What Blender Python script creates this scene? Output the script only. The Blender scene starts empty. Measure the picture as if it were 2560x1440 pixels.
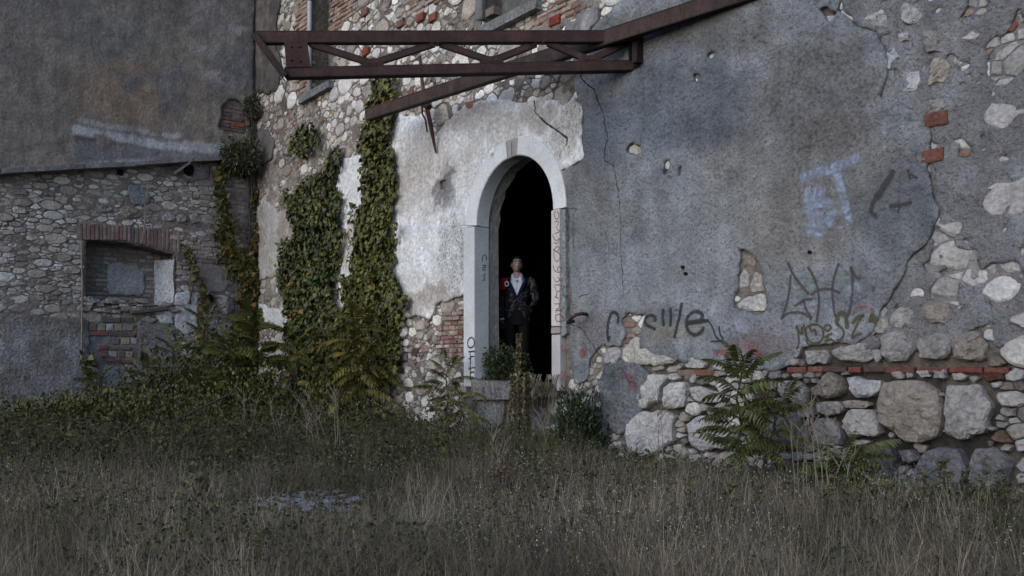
import bpy, math, random
import numpy as np
from mathutils import Vector, Matrix
random.seed(7); rng = np.random.default_rng(11)
SC = bpy.context.scene; COL = SC.collection
# ------------------------------------------------------------------ camera, light, exposure
H = 1.05; F = 2260.0; HY = 915.0            # eye height, focal length in photo pixels, horizon row
cam = bpy.data.objects.new('camera', bpy.data.cameras.new('camera')); COL.objects.link(cam)
cam.location = (0, 0, H); cam.rotation_euler = (math.radians(90), 0, 0)
cam.data.sensor_width = 36; cam.data.lens = 36 * F / 2560; cam.data.shift_y = (HY - 720) / 2560
cam.data.clip_end = 400; SC.camera = cam
W = bpy.data.worlds.new('World'); SC.world = W; W.use_nodes = True
nt = W.node_tree; bg = nt.nodes['Background']
sky = nt.nodes.new('ShaderNodeTexSky'); sky.sky_type = 'NISHITA'; sky.sun_disc = False
SUN_EL = math.radians(26); SUN_DIR = Vector((-0.66, -0.75, 0)).normalized()   # towards the sun, level
sky.sun_elevation = SUN_EL; sky.sun_rotation = math.atan2(SUN_DIR.x, SUN_DIR.y)
sky.air_density = 1.0; sky.dust_density = 1.2; sky.ozone_density = 2.5
nt.links.new(sky.outputs[0], bg.inputs[0]); bg.inputs[1].default_value = 0.15
sl = bpy.data.lights.new('sun', 'SUN'); sun = bpy.data.objects.new('sun', sl); COL.objects.link(sun)
sl.energy = 0.5; sl.angle = math.radians(50); sl.color = (1.0, 0.98, 0.96)
sv = Vector((SUN_DIR.x * math.cos(SUN_EL), SUN_DIR.y * math.cos(SUN_EL), math.sin(SUN_EL)))
sun.rotation_euler = sv.to_track_quat('Z', 'Y').to_euler()
SC.view_settings.view_transform = 'Standard'; SC.view_settings.look = 'None'
SC.view_settings.gamma = 1; SC.view_settings.use_curve_mapping = False
SC.view_settings.exposure = 0.52
SC.render.engine = 'CYCLES'

# ------------------------------------------------------------------ helpers
def tag(o, label=None, cat=None, group=None, kind=None):
    if label: o['label'] = label
    if cat: o['category'] = cat
    if group: o['group'] = group
    if kind: o['kind'] = kind
    return o
def empty(name, loc, rz=0, **k):
    o = bpy.data.objects.new(name, None); COL.objects.link(o); o.empty_display_size = .2
    o.location = loc; o.rotation_euler = (0, 0, rz); return tag(o, **k)
def link(name, me, parent=None, loc=(0, 0, 0)):
    o = bpy.data.objects.new(name, me); COL.objects.link(o); o.location = loc
    if parent is not None: o.parent = parent
    return o
def mk(name, verts, faces, mat, parent=None, cols=None, smooth=False, org=None):
    """mesh object from world-space verts; under a parent the verts become local to it"""
    me = bpy.data.meshes.new(name)
    v = np.asarray(verts, dtype=float).reshape(-1, 3)
    if parent is not None:
        p = parent; off = np.zeros(3)
        while p is not None: off += np.array(p.location); p = p.parent
        v = v - off
    if isinstance(faces, np.ndarray):
        k = faces.shape[1]; nf = len(faces)
        me.vertices.add(len(v)); me.vertices.foreach_set('co', v.astype(np.float32).ravel())
        me.loops.add(nf * k); me.loops.foreach_set('vertex_index', faces.astype(np.int32).ravel())
        me.polygons.add(nf); me.polygons.foreach_set('loop_start', np.arange(0, nf * k, k, dtype=np.int32))
        me.polygons.foreach_set('loop_total', np.full(nf, k, dtype=np.int32))
        me.update(calc_edges=True)
    else:
        me.from_pydata(v.tolist(), [], faces); me.update()
    if cols is not None:
        a = me.attributes.new('col', 'FLOAT_COLOR', 'POINT')
        c = np.asarray(cols, dtype=np.float32)
        if c.ndim == 1: c = np.tile(c, (len(v), 1))
        if c.shape[1] == 3: c = np.hstack([c, np.zeros((len(c), 1), np.float32)])
        a.data.foreach_set('color', c.ravel())
    if smooth: me.polygons.foreach_set('use_smooth', [True] * len(me.polygons))
    if mat: me.materials.append(mat)
    return link(name, me, parent)
class MB:
    """mesh builder with per-vertex colour"""
    def __init__(s): s.v = []; s.f = []; s.c = []
    def add(s, v, f, c=(.3, .3, .3, 0)):
        n = len(s.v); s.v += [tuple(p) for p in v]; s.f += [tuple(i + n for i in q) for q in f]
        if len(c) == 3: c = (*c, 0)
        s.c += [c] * len(v)
    def box(s, c, ex, ey, ez, col=(.3, .3, .3)):
        c = Vector(c); ex, ey, ez = Vector(ex), Vector(ey), Vector(ez)
        v = [c + ex * a + ey * b + ez * d for a in (-.5, .5) for b in (-.5, .5) for d in (-.5, .5)]
        s.add(v, [(0, 1, 3, 2), (4, 6, 7, 5), (0, 4, 5, 1), (2, 3, 7, 6), (0, 2, 6, 4), (1, 5, 7, 3)], col)
    def tube(s, pts, rads, n=6, col=(.3, .3, .3), cap=True):
        pts = [Vector(p) for p in pts]
        if not hasattr(rads, '__len__'): rads = [rads] * len(pts)
        vs = []; up = Vector((.3, .2, 1)).normalized()
        for i, p in enumerate(pts):
            d = (pts[min(i + 1, len(pts) - 1)] - pts[max(i - 1, 0)])
            if d.length < 1e-9: d = Vector((0, 0, 1))
            d.normalize(); a = d.cross(up if abs(d.dot(up)) < .98 else Vector((1, 0, 0))).normalized(); b = d.cross(a)
            for k in range(n):
                t = 2 * math.pi * k / n; vs.append(p + (a * math.cos(t) + b * math.sin(t)) * rads[i])
        fs = [(i * n + k, i * n + (k + 1) % n, (i + 1) * n + (k + 1) % n, (i + 1) * n + k) for i in range(len(pts) - 1) for k in range(n)]
        if cap: fs += [tuple(range(n))[::-1], tuple((len(pts) - 1) * n + k for k in range(n))]
        s.add(vs, fs, col)
    def build(s, name, mat, parent=None, smooth=False):
        return mk(name, s.v, s.f, mat, parent, s.c, smooth)
# value noise -------------------------------------------------------
def _h(ix, iy, seed):
    n = (ix.astype(np.int64) * 374761393 + iy.astype(np.int64) * 668265263 + seed * 69069) & 0x7fffffff
    n = ((n ^ (n >> 13)) * 1274126177) & 0x7fffffff
    return ((n ^ (n >> 16)) & 0xffff) / 65535.0
def vnoise(x, y, seed=0):
    x = np.asarray(x, float); y = np.asarray(y, float)
    ix = np.floor(x); iy = np.floor(y); fx = x - ix; fy = y - iy
    fx = fx * fx * (3 - 2 * fx); fy = fy * fy * (3 - 2 * fy)
    a = _h(ix, iy, seed); b = _h(ix + 1, iy, seed); c = _h(ix, iy + 1, seed); d = _h(ix + 1, iy + 1, seed)
    return (a * (1 - fx) + b * fx) * (1 - fy) + (c * (1 - fx) + d * fx) * fy
def fbm(x, y, seed=0, o=4):
    s = 0; a = 1; t = 0
    for i in range(o):
        s = s + a * vnoise(np.asarray(x) * 2 ** i, np.asarray(y) * 2 ** i, seed + i * 17); t += a; a *= .55
    return s / t * 2 - 1
def inpoly(x, y, P):
    x = np.asarray(x, float); y = np.asarray(y, float); r = np.zeros(x.shape, bool); n = len(P)
    for i in range(n):
        x1, y1 = P[i]; x2, y2 = P[(i + 1) % n]
        if y1 == y2: continue
        c = ((y1 > y) != (y2 > y)) & (x < (x2 - x1) * (y - y1) / (y2 - y1) + x1); r ^= c
    return r
def Z(P, x0, y0, k=3.0): return [(x0 + a / k, y0 + b / k) for a, b in P]

# ------------------------------------------------------------------ the two wall planes
class Wall:
    def __init__(s, P, e, n): s.P = np.array(P, float); s.e = np.array(e, float); s.n = np.array(n, float)
    def uv(s, px, py, off=0.0):          # where the sight line of a photo pixel meets the wall (off = metres proud of it)
        px = np.asarray(px, float); py = np.asarray(py, float); k = (px - 1280) / F; P = s.P + s.n * off
        u = (k * P[1] - P[0]) / (s.e[0] - k * s.e[1]); Y = P[1] + u * s.e[1]
        return u, H + (HY - py) / F * Y
    def px(s, u, v):
        X = s.P[0] + u * s.e[0]; Y = s.P[1] + u * s.e[1]
        return 1280 + F * X / Y, HY - F * (v - H) / Y
    def at(s, u, v, off=0.0):
        u = np.asarray(u, float); v = np.asarray(v, float); off = off + np.zeros(np.broadcast(u, v).shape)
        return np.stack([s.P[0] + u * s.e[0] + off * s.n[0], s.P[1] + u * s.e[1] + off * s.n[1], v + 0 * u], -1)
    def pt(s, px, py, off=0.0):
        u, v = s.uv(px, py, off); return Vector(s.at(u, v, off))
    def poly(s, P): return [tuple(float(q) for q in s.uv(a, b)) for a, b in P]
E = (0.617, -0.787); E = tuple(np.array(E) / np.hypot(*E)); NRM = (E[1], -E[0])
MW = Wall((.105, 11.9), E, NRM)
UC = float(MW.uv(641, 500)[0])
CN = MW.at(UC, 0)
SW = Wall((CN[0], CN[1]), (-NRM[0], -NRM[1]), E)

# ------------------------------------------------------------------ materials
def mat(name, col=None, rough=.9, attr=False, n1=(3, .25), n2=(25, .25), bump=.3, bs=40, bd=.02, speck=0, spcol=(.05, .05, .05), metal=0, spec=.2, streak=0, sub=None, bump2=0):
    m = bpy.data.materials.new(name); m.use_nodes = True; t = m.node_tree; N = t.nodes; L = t.links
    b = N['Principled BSDF']; b.inputs['Roughness'].default_value = rough; b.inputs['Metallic'].default_value = metal
    b.inputs['Specular IOR Level'].default_value = spec
    tc = N.new('ShaderNodeTexCoord')
    if attr: a = N.new('ShaderNodeAttribute'); a.attribute_name = 'col'; src = a.outputs['Color']
    else: a = N.new('ShaderNodeRGB'); a.outputs[0].default_value = (*col, 1); src = a.outputs[0]
    def noise(sc, det=5, ro=.6, vec=None):
        n = N.new('ShaderNodeTexNoise'); n.inputs['Scale'].default_value = sc; n.inputs['Detail'].default_value = det
        n.inputs['Roughness'].default_value = ro; L.new(vec or tc.outputs['Object'], n.inputs['Vector']); return n.outputs['Fac']
    def mul(src, fac, amp):
        r = N.new('ShaderNodeMapRange'); r.inputs[1].default_value = .3; r.inputs[2].default_value = .7
        r.inputs[3].default_value = 1 - amp; r.inputs[4].default_value = 1 + amp; L.new(fac, r.inputs[0])
        v = N.new('ShaderNodeVectorMath'); v.operation = 'SCALE'; L.new(src, v.inputs[0]); L.new(r.outputs[0], v.inputs['Scale']); return v.outputs[0]
    if n1: src = mul(src, noise(n1[0]), n1[1])
    if n2: src = mul(src, noise(n2[0]), n2[1])
    if streak:
        mp = N.new('ShaderNodeMapping'); mp.inputs['Scale'].default_value = (1, 1, .12); L.new(tc.outputs['Object'], mp.inputs[0])
        src = mul(src, noise(7, 6, .65, mp.outputs[0]), streak)
    if speck:
        r = N.new('ShaderNodeMapRange'); r.inputs[3].default_value = 0; r.inputs[4].default_value = 1
        L.new(noise(26, 7, .75), r.inputs[0])
        if attr:      # alpha of the stain attribute = how pitted
            s = N.new('ShaderNodeMath'); s.operation = 'MULTIPLY_ADD'; s.inputs[1].default_value = -.22; s.inputs[2].default_value = .70
            L.new(a.outputs['Alpha'], s.inputs[0]); L.new(s.outputs[0], r.inputs[1])
            s2 = N.new('ShaderNodeMath'); s2.operation = 'ADD'; s2.inputs[1].default_value = .07; L.new(s.outputs[0], s2.inputs[0]); L.new(s2.outputs[0], r.inputs[2])
        else: r.inputs[1].default_value = .6; r.inputs[2].default_value = .66
        mm = N.new('ShaderNodeMath'); mm.operation = 'MULTIPLY'; mm.inputs[1].default_value = speck; L.new(r.outputs[0], mm.inputs[0])
        mx = N.new('ShaderNodeMix'); mx.data_type = 'RGBA'; L.new(mm.outputs[0], mx.inputs['Factor']); L.new(src, mx.inputs[6]); mx.inputs[7].default_value = (*spcol, 1); src = mx.outputs[2]
    L.new(src, b.inputs['Base Color'])
    if bump:
        h = noise(bs, 8, .65)
        if bump2:
            h2 = noise(bs * .22, 4, .6); ad = N.new('ShaderNodeMath'); ad.operation = 'MULTIPLY_ADD'; L.new(h2, ad.inputs[0]); ad.inputs[1].default_value = bump2; L.new(h, ad.inputs[2]); h = ad.outputs[0]
        bp = N.new('ShaderNodeBump'); bp.inputs['Strength'].default_value = bump; bp.inputs['Distance'].default_value = bd
        L.new(h, bp.inputs['Height']); L.new(bp.outputs[0], b.inputs['Normal'])
    return m
M = {}
M['mortar'] = mat('mortar', attr=True, n1=(2, .2), n2=(14, .35), bump=1, bs=30, bd=.05, bump2=1.5)
M['stone'] = mat('limestone', attr=True, n1=(5, .22), n2=(30, .28), bump=.8, bs=22, bd=.035, bump2=1.6, speck=.35, spcol=(.10, .09, .085))
M['boulder'] = mat('boulder', attr=True, n1=(4, .25), n2=(26, .35), bump=1, bs=9, bd=.09, bump2=1.2, speck=.45, spcol=(.09, .085, .085))
M['brick'] = mat('brick', attr=True, n1=(6, .3), n2=(40, .35), bump=.7, bs=45, bd=.015, bump2=1)
M['plaster_white'] = mat('white_plaster', attr=True, n1=(3, .16), n2=(18, .3), bump=.9, bs=24, bd=.03, bump2=1.5, speck=.75, spcol=(.15, .15, .16), streak=.12)
M['plaster_grey'] = mat('grey_render', attr=True, n1=(3.2, .2), n2=(26, .5), bump=1, bs=20, bd=.08, bump2=1.3, speck=.75, spcol=(.07, .075, .085), streak=.16)
M['plaster_old'] = mat('old_render', attr=True, n1=(3.2, .28), n2=(18, .26), bump=.6, bs=22, bd=.035, bump2=2, speck=.45, spcol=(.05, .045, .045), streak=.15)
M['frame'] = mat('frame_stone', attr=True, n1=(3, .1), n2=(30, .12), bump=.3, bs=50, bd=.006, speck=.3, spcol=(.2, .21, .23), bump2=2)
M['rust'] = mat('rusty_steel', attr=True, n1=(4, .4), n2=(30, .4), bump=.4, bs=60, bd=.004, rough=.8, spec=.3, streak=.3, speck=.7, spcol=(.085, .036, .018))
M['pipe'] = mat('pipe', attr=True, n1=(4, .15), n2=(30, .15), bump=.1, rough=.6, spec=.4)
M['leaf'] = mat('leaf', attr=True, n1=(9, .35), n2=None, bump=0, rough=.55, spec=.35)
M['grass'] = mat('grass', attr=True, n1=None, n2=None, bump=0, rough=.8)
M['wood'] = mat('stem', attr=True, n1=(9, .3), n2=None, bump=0)
M['ground'] = mat('soil', col=(.055, .048, .04), n1=(2, .3), n2=(20, .4), bump=1, bs=14, bd=.08)
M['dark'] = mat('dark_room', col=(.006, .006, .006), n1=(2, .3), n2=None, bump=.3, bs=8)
M['cloth'] = mat('cloth', attr=True, n1=None, n2=None, bump=.2, bs=90, bd=.004, rough=.85)
M['skin'] = mat('skin', attr=True, n1=None, n2=(30, .06), bump=.1, bs=60, bd=.002, rough=.5, spec=.4)
def paint_mat(name, cols, dens=.6):
    m = mat(name, attr=True, n1=None, n2=(30, .2), bump=0, rough=.8); t = m.node_tree; N = t.nodes; L = t.links
    b = N['Principled BSDF']; a = [n for n in N if n.type == 'ATTRIBUTE'][0]; tc = [n for n in N if n.type == 'TEX_COORD'][0]
    n = N.new('ShaderNodeTexNoise'); n.inputs['Scale'].default_value = 34; n.inputs['Detail'].default_value = 6; n.inputs['Roughness'].default_value = .75
    L.new(tc.outputs['Object'], n.inputs['Vector'])
    s = N.new('ShaderNodeMath'); s.operation = 'MULTIPLY_ADD'; s.inputs[1].default_value = 1.6; s.inputs[2].default_value = -1.3 + dens
    L.new(n.outputs['Fac'], s.inputs[0])
    q = N.new('ShaderNodeMath'); q.operation = 'ADD'; L.new(s.outputs[0], q.inputs[0]); L.new(a.outputs['Alpha'], q.inputs[1])
    r = N.new('ShaderNodeMapRange'); r.inputs[1].default_value = .35; r.inputs[2].default_value = .98; r.inputs[4].default_value = .82; L.new(q.outputs[0], r.inputs[0])
    L.new(r.outputs[0], b.inputs['Alpha']); return m
M['paint'] = paint_mat('spray_paint', None, .95)
M['wash'] = paint_mat('worn_paint', None, .58)

# ------------------------------------------------------------------ rasterised plaster sheets and wall cores
def sheet(w, name, maskfn, u0, u1, v0, v1, res, off, thick, m, parent, colfn, jag=.05, und=.012, seed=0, raw=False, smooth=True, offfn=None):
    nu = int((u1 - u0) / res) + 1; nv = int((v1 - v0) / res) + 1
    U, V = np.meshgrid(u0 + np.arange(nu) * res, v0 + np.arange(nv) * res, indexing='ij')
    cu = U[:-1, :-1] + res / 2; cv = V[:-1, :-1] + res / 2
    du = fbm(cu * 3, cv * 3, seed + 3) * jag + fbm(cu * 14, cv * 14, seed + 5, 2) * jag * .5; dv = fbm(cu * 3, cv * 3, seed + 4) * jag + fbm(cu * 14, cv * 14, seed + 6, 2) * jag * .5
    cm = maskfn(cu, cv, cu + du, cv + dv)
    idx = np.arange(nu * nv).reshape(nu, nv); I, J = np.nonzero(cm)
    if not len(I): return None
    q = np.stack([idx[I, J], idx[I + 1, J], idx[I + 1, J + 1], idx[I, J + 1]], 1)
    used = np.zeros(nu * nv, bool); used[q.ravel()] = True; remap = np.cumsum(used) - 1; q = remap[q]
    u = U.ravel()[used].copy(); v = V.ravel()[used].copy(); n = len(u)
    ed = np.concatenate([q[:, [0, 1]], q[:, [1, 2]], q[:, [2, 3]], q[:, [3, 0]]])
    key = ed.min(1) * n + ed.max(1); uq, inv, cnt = np.unique(key, return_inverse=True, return_counts=True)
    be = ed[cnt[inv] == 1]
    for it in range(3):                                            # smooth the outline
        su = np.zeros(n); svv = np.zeros(n); c = np.zeros(n)
        for a, b in ((0, 1), (1, 0)):
            np.add.at(su, be[:, a], u[be[:, b]]); np.add.at(svv, be[:, a], v[be[:, b]]); np.add.at(c, be[:, a], 1)
        k = c > 0; u[k] = u[k] * .4 + .6 * su[k] / c[k]; v[k] = v[k] * .4 + .6 * svv[k] / c[k]
    o = off + fbm(u * 1.2, v * 1.2, seed + 9) * und + fbm(u * 7, v * 7, seed + 12, 3) * und * .35
    if offfn is not None: o = o + offfn(u, v)
    bv = np.zeros(n, bool); bv[be.ravel()] = True
    o = o - bv * .006
    P = w.at(u, v, o); bi = np.unique(be.ravel()); rm = -np.ones(n, int); rm[bi] = np.arange(len(bi)) + n
    Pb = w.at(u[bi], v[bi], off - thick)
    cols = colfn(u, v); cols = np.vstack([cols, cols[bi] * np.array([.75, .72, .7, 1])])
    sk = np.stack([be[:, 1], be[:, 0], rm[be[:, 0]], rm[be[:, 1]]], 1)
    ob = mk(name, np.vstack([P, Pb]), np.vstack([q, sk]), m, parent, cols)
    if smooth:
        s = np.zeros(len(q) + len(sk), bool); s[:len(q)] = True; ob.data.polygons.foreach_set('use_smooth', s)
    return ob
def blobs(w, L, base, mott, seed, alpha=0.0, warp=25):
    """stain and joint-shade colours: base albedo, list of (px, py, rx, ry, rgb, strength[, alpha])"""
    def fn(u, v):
        px, py = w.px(u, v)
        wx = px + fbm(u * 2, v * 2, seed) * warp * 2 + fbm(u * 9, v * 9, seed + 2, 3) * warp * .7; wy = py + fbm(u * 2, v * 2, seed + 1) * warp * 2 + fbm(u * 9, v * 9, seed + 3, 3) * warp * .7
        c = np.tile(np.array([*base, alpha], float), (len(u), 1))
        for mc, sc, th, st in mott:
            t = np.clip((fbm(u * sc, v * sc, seed + int(sc * 10)) - th) / .35, 0, 1)[:, None] * st
            c[:, :3] = c[:, :3] * (1 - t) + np.array(mc) * t
        for b in L:
            if b[0] == 'L':
                _, x1, y1, x2, y2, w_, rgb, st = b; dx, dy = x2 - x1, y2 - y1; t = np.clip(((wx - x1) * dx + (py * .6 + wy * .4 - y1) * dy) / (dx * dx + dy * dy), 0, 1)
                d = np.hypot(px - x1 - t * dx, py * .7 + wy * .3 - y1 - t * dy) / w_; t = np.clip((1.2 - d) / .5, 0, 1)[:, None] * st; c[:, :3] = c[:, :3] * (1 - t) + np.array(rgb) * t; continue
            bx, by, rx, ry, rgb, st = b[:6]
            d = np.sqrt(((wx - bx) / rx) ** 2 + ((wy - by) / ry) ** 2); t = np.clip((1.25 - d) / .5, 0, 1)[:, None] * st
            c[:, :3] = c[:, :3] * (1 - t) + np.array(rgb) * t
            if len(b) > 6: c[:, 3:] = c[:, 3:] * (1 - t) + b[6] * t
        return c
    return fn

# ------------------------------------------------------------------ masks in photo pixels
GREY = [(1566, -400), (1560, 10), (1495, 62), (1440, 140), (1436, 175), (1450, 240), (1466, 290), (1460, 360), (1466, 398), (1408, 432), (1416, 500), (1428, 530), (1432, 700), (1432, 900), (1440, 960), (1470, 960), (1480, 900), (1500, 862), (1560, 860), (1570, 830), (1555, 800), (1570, 780), (1620, 790), (1612, 830), (1600, 880), (1640, 890), (1700, 895), (1725, 905), (1800, 905), (1900, 930), (1965, 925), (1985, 905), (2010, 870), (2075, 862), (2140, 862), (2180, 840), (2200, 780), (2245, 730), (2268, 690), (2262, 660), (2290, 630), (2325, 615), (2348, 550), (2335, 470), (2325, 400), (2330, 350), (2312, 300), (2250, 260), (2200, 255), (2215, 200), (2222, 140), (2200, 85), (2150, 70), (2100, 25), (2110, -400)]
GHOLES = [Z([(400, 700), (480, 700), (560, 830), (590, 980), (610, 1090), (570, 1150), (370, 1110), (360, 1050), (385, 950), (390, 830)], 1720, 400),
          Z([(1290, 1100), (1330, 1075), (1400, 1100), (1405, 1150), (1350, 1175), (1295, 1160)], 1140, 0),
          Z([(1575, 1190), (1620, 1180), (1612, 1300), (1570, 1320)], 1140, 0), Z([(1690, 1240), (1715, 1250), (1700, 1350), (1680, 1320)], 1140, 0),
          Z([(985, 80), (1050, 55), (1130, 120), (1070, 180), (1030, 130)], 1720, 0), Z([(140, 430), (230, 400), (235, 440), (200, 465)], 1720, 0),
          Z([(60, 570), (130, 535), (120, 580), (85, 620)], 1720, 0), Z([(430, 860), (480, 840), (500, 880), (460, 920)], 1720, 0) if False else [(1, 1), (2, 1), (2, 2)]]
GLOW = [(1500, 960), (1530, 900), (1600, 905), (1630, 930), (1620, 1000), (1590, 1060), (1550, 1090), (1510, 1060), (1508, 1000)]
WHITE = [(845, 470), (862, 400), (930, 385), (985, 330), (1000, 285), (1075, 300), (1090, 345), (1130, 300), (1180, 262), (1240, 250), (1330, 255), (1350, 240), (1420, 262), (1440, 240), (1466, 292), (1460, 360), (1466, 398), (1408, 432), (1420, 560), (1140, 560), (1178, 560), (1182, 735), (1130, 752), (1100, 760), (1080, 800), (1040, 790), (1010, 800), (990, 860), (860, 860), (850, 700)]
def rub_ok(px, py):
    g = inpoly(px, py, GREY)
    for h in GHOLES: g &= ~inpoly(px, py, h)
    return ~(g | inpoly(px, py, WHITE) | inpoly(px, py, GLOW))
# the doorway
UL = float(MW.uv(1200, 700)[0]); UR = float(MW.uv(1392, 700)[0]); DC = (UL + UR) / 2; DR = (UR - UL) / 2; ZS = 3.0; ZSILL = .86; BAND = .25
def in_door(u, v, g=0.0):
    return (np.abs(u - DC) < DR + g) & (v > ZSILL - g) & (v < ZS) | ((np.hypot(u - DC, v - ZS) < DR + g) & (v >= ZS))
WIN1 = MW.poly([(779, -60), (828, -60), (828, 203), (779, 228)]); WU0, WU1 = float(MW.uv(779, 0)[0]), float(MW.uv(829, 0)[0]); WV0 = float(MW.uv(800, 222)[1])
XU0, XU1 = float(MW.uv(1212, 20)[0]), float(MW.uv(1342, 20)[0]); XV0 = float(MW.uv(1280, 38)[1])
def in_win(u, v, g=0.0): return ((u > WU0 - g) & (u < WU1 + g) & (v > WV0 - g)) | ((u > XU0 - g) & (u < XU1 + g) & (v > XV0 - g))
URIGHT = 8.2; ZT = 9.6

# ================================================================== GROUND
def gz(x, y): return .05 * fbm(np.asarray(x) * .5 + 9, np.asarray(y) * .5, 77, 3)
gx = np.concatenate([np.linspace(-220, -14, 14), np.linspace(-13, 13, 90), np.linspace(14, 220, 14)]); gy = np.concatenate([np.linspace(-200, -2, 12), np.linspace(-1, 24, 90), np.linspace(26, 240, 12)])
GX, GY = np.meshgrid(gx, gy, indexing='ij'); gi = np.arange(GX.size).reshape(GX.shape)
gf = np.stack([gi[:-1, :-1].ravel(), gi[1:, :-1].ravel(), gi[1:, 1:].ravel(), gi[:-1, 1:].ravel()], 1)
tag(mk('ground', np.stack([GX.ravel(), GY.ravel(), gz(GX, GY).ravel()], 1), gf, M['ground'], smooth=True), kind='structure')

# ================================================================== MAIN WALL
base = MW.at(0, 0); mw = empty('ruined_wall', tuple(base), label='ruined stone wall with peeling grey and white render around the arched doorway', cat='wall')
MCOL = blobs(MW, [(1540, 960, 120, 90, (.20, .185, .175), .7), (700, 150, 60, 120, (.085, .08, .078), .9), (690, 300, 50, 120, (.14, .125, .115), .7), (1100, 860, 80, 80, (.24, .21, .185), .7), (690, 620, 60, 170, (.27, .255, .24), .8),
                  (2300, 150, 140, 170, (.24, .24, .25), .7), (1060, 1000, 90, 80, (.09, .085, .085), .6), (2100, 1080, 520, 170, (.045, .04, .036), 1), (2520, 350, 400, 420, (.25, .25, .268), .85)], (.20, .175, .155), [((.12, .10, .09), 1.7, .0, .6), ((.32, .29, .27), 2.6, .1, .5)], 5)  # widest dark blob: shade of the deep boulder joints put into the mortar colour
def core_mask(cu, cv, ju, jv): return ~in_door(cu, cv, .12) & ~in_win(cu, cv)
def core_off(u, v):
    px, py = MW.px(u, v); k = 1 / (1 + np.exp(-(px - 1640) / 12)) / (1 + np.exp(-(py - 890) / 8)); sm = np.clip(fbm(u * 3.1 + 5, v * 3.1, 301, 4) * 1.5 - .35, -.6, 1) * .018 + fbm(u * 16, v * 16, 303, 2) * .008
    return sm * (1 - k) - .05 * k
sheet(MW, 'mortar_core', core_mask, UC - .5, URIGHT, -.35, ZT, .045, .006, .36, M['mortar'], mw, MCOL, und=.012, seed=21, offfn=core_off)

# --- rubble packing: dart throwing + power cells
def pack(w, dom, ok, tries, ghosts, asp=1.3, seed=3, size=None, cutok=None):
    r_ = random.Random(seed); u0, u1, v0, v1 = dom; cell = .3; grid = {}; S = []
    def put(x, y, r, g): 
        S.append((x, y, r, g)); grid.setdefault((int(x // cell), int(y // cell)), []).append(len(S) - 1)
    def near(x, y, R):
        k = int(R // cell) + 1; cx, cy = int(x // cell), int(y // cell)
        for i in range(cx - k, cx + k + 1):
            for j in range(cy - k, cy + k + 1):
                for q in grid.get((i, j), ()): yield q
    for (u, v, r) in ghosts: put(u, v * asp, r, True)
    for n, ra, rb, fill in tries:
        us = [r_.uniform(u0, u1) for _ in range(n)]; vs = [r_.uniform(v0, v1) for _ in range(n)]
        px, py = w.px(np.array(us), np.array(vs)); m = ok(px, py, np.array(us), np.array(vs)); sc = size(px, py) if size else np.ones(n)
        for i in range(n):
            if not m[i]: continue
            r = r_.uniform(ra, rb) * sc[i]; x, y = us[i], vs[i] * asp; good = True
            for q in near(x, y, r + .36):
                X, Y, R, _ = S[q]
                if (X - x) ** 2 + (Y - y) ** 2 < (fill * (r + R)) ** 2: good = False; break
            if good: put(x, y, r, False)
    out = []
    for i, (x, y, r, g) in enumerate(S):
        if g: continue
        a0 = r_.random() * 6.28; P = [(x + r * 1.9 * math.cos(a0 + k * .6283), y + r * 1.9 * math.sin(a0 + k * .6283)) for k in range(10)]
        for q in near(x, y, r * 1.9 + .5):
            if q == i: continue
            X, Y, R, _ = S[q]; dx, dy = X - x, Y - y; d = math.hypot(dx, dy)
            if d > r * 1.9 + R * 2 + .1 or d < 1e-6: continue
            t = (d * d + r * r - R * R) / (2 * d); nx, ny = dx / d, dy / d
            c = nx * x + ny * y + t; Q = []
            for k in range(len(P)):
                A, B = P[k], P[(k + 1) % len(P)]; da = nx * A[0] + ny * A[1] - c; db = nx * B[0] + ny * B[1] - c
                if da <= 0: Q.append(A)
                if (da < 0) != (db < 0) and da != db:
                    s = da / (da - db); Q.append((A[0] + (B[0] - A[0]) * s, A[1] + (B[1] - A[1]) * s))
            P = Q
            if len(P) < 3: break
        for _ in range(r_.choice((0, 0, 1, 1)) if (cutok is None or cutok(x, y / asp)) else 0):
            a = r_.uniform(0, 6.283); nx, ny = math.cos(a), math.sin(a); c = nx * x + ny * y + r * r_.uniform(.45, .95); Q = []
            for k in range(len(P)):
                A, B = P[k], P[(k + 1) % len(P)]; da = nx * A[0] + ny * A[1] - c; db = nx * B[0] + ny * B[1] - c
                if da <= 0: Q.append(A)
                if (da < 0) != (db < 0) and da != db: t = da / (da - db); Q.append((A[0] + (B[0] - A[0]) * t, A[1] + (B[1] - A[1]) * t))
            P = Q
        if len(P) >= 3: out.append((r, [(a, b / asp) for a, b in P]))
    return out
def simplify(P, d):
    Q = []
    for p in P:
        if not Q or math.hypot(p[0] - Q[-1][0], p[1] - Q[-1][1]) > d: Q.append(p)
    if len(Q) > 3 and math.hypot(Q[0][0] - Q[-1][0], Q[0][1] - Q[-1][1]) < d: Q.pop()
    return Q
def area(P): return abs(sum(P[i][0] * P[(i + 1) % len(P)][1] - P[(i + 1) % len(P)][0] * P[i][1] for i in range(len(P)))) / 2
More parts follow.
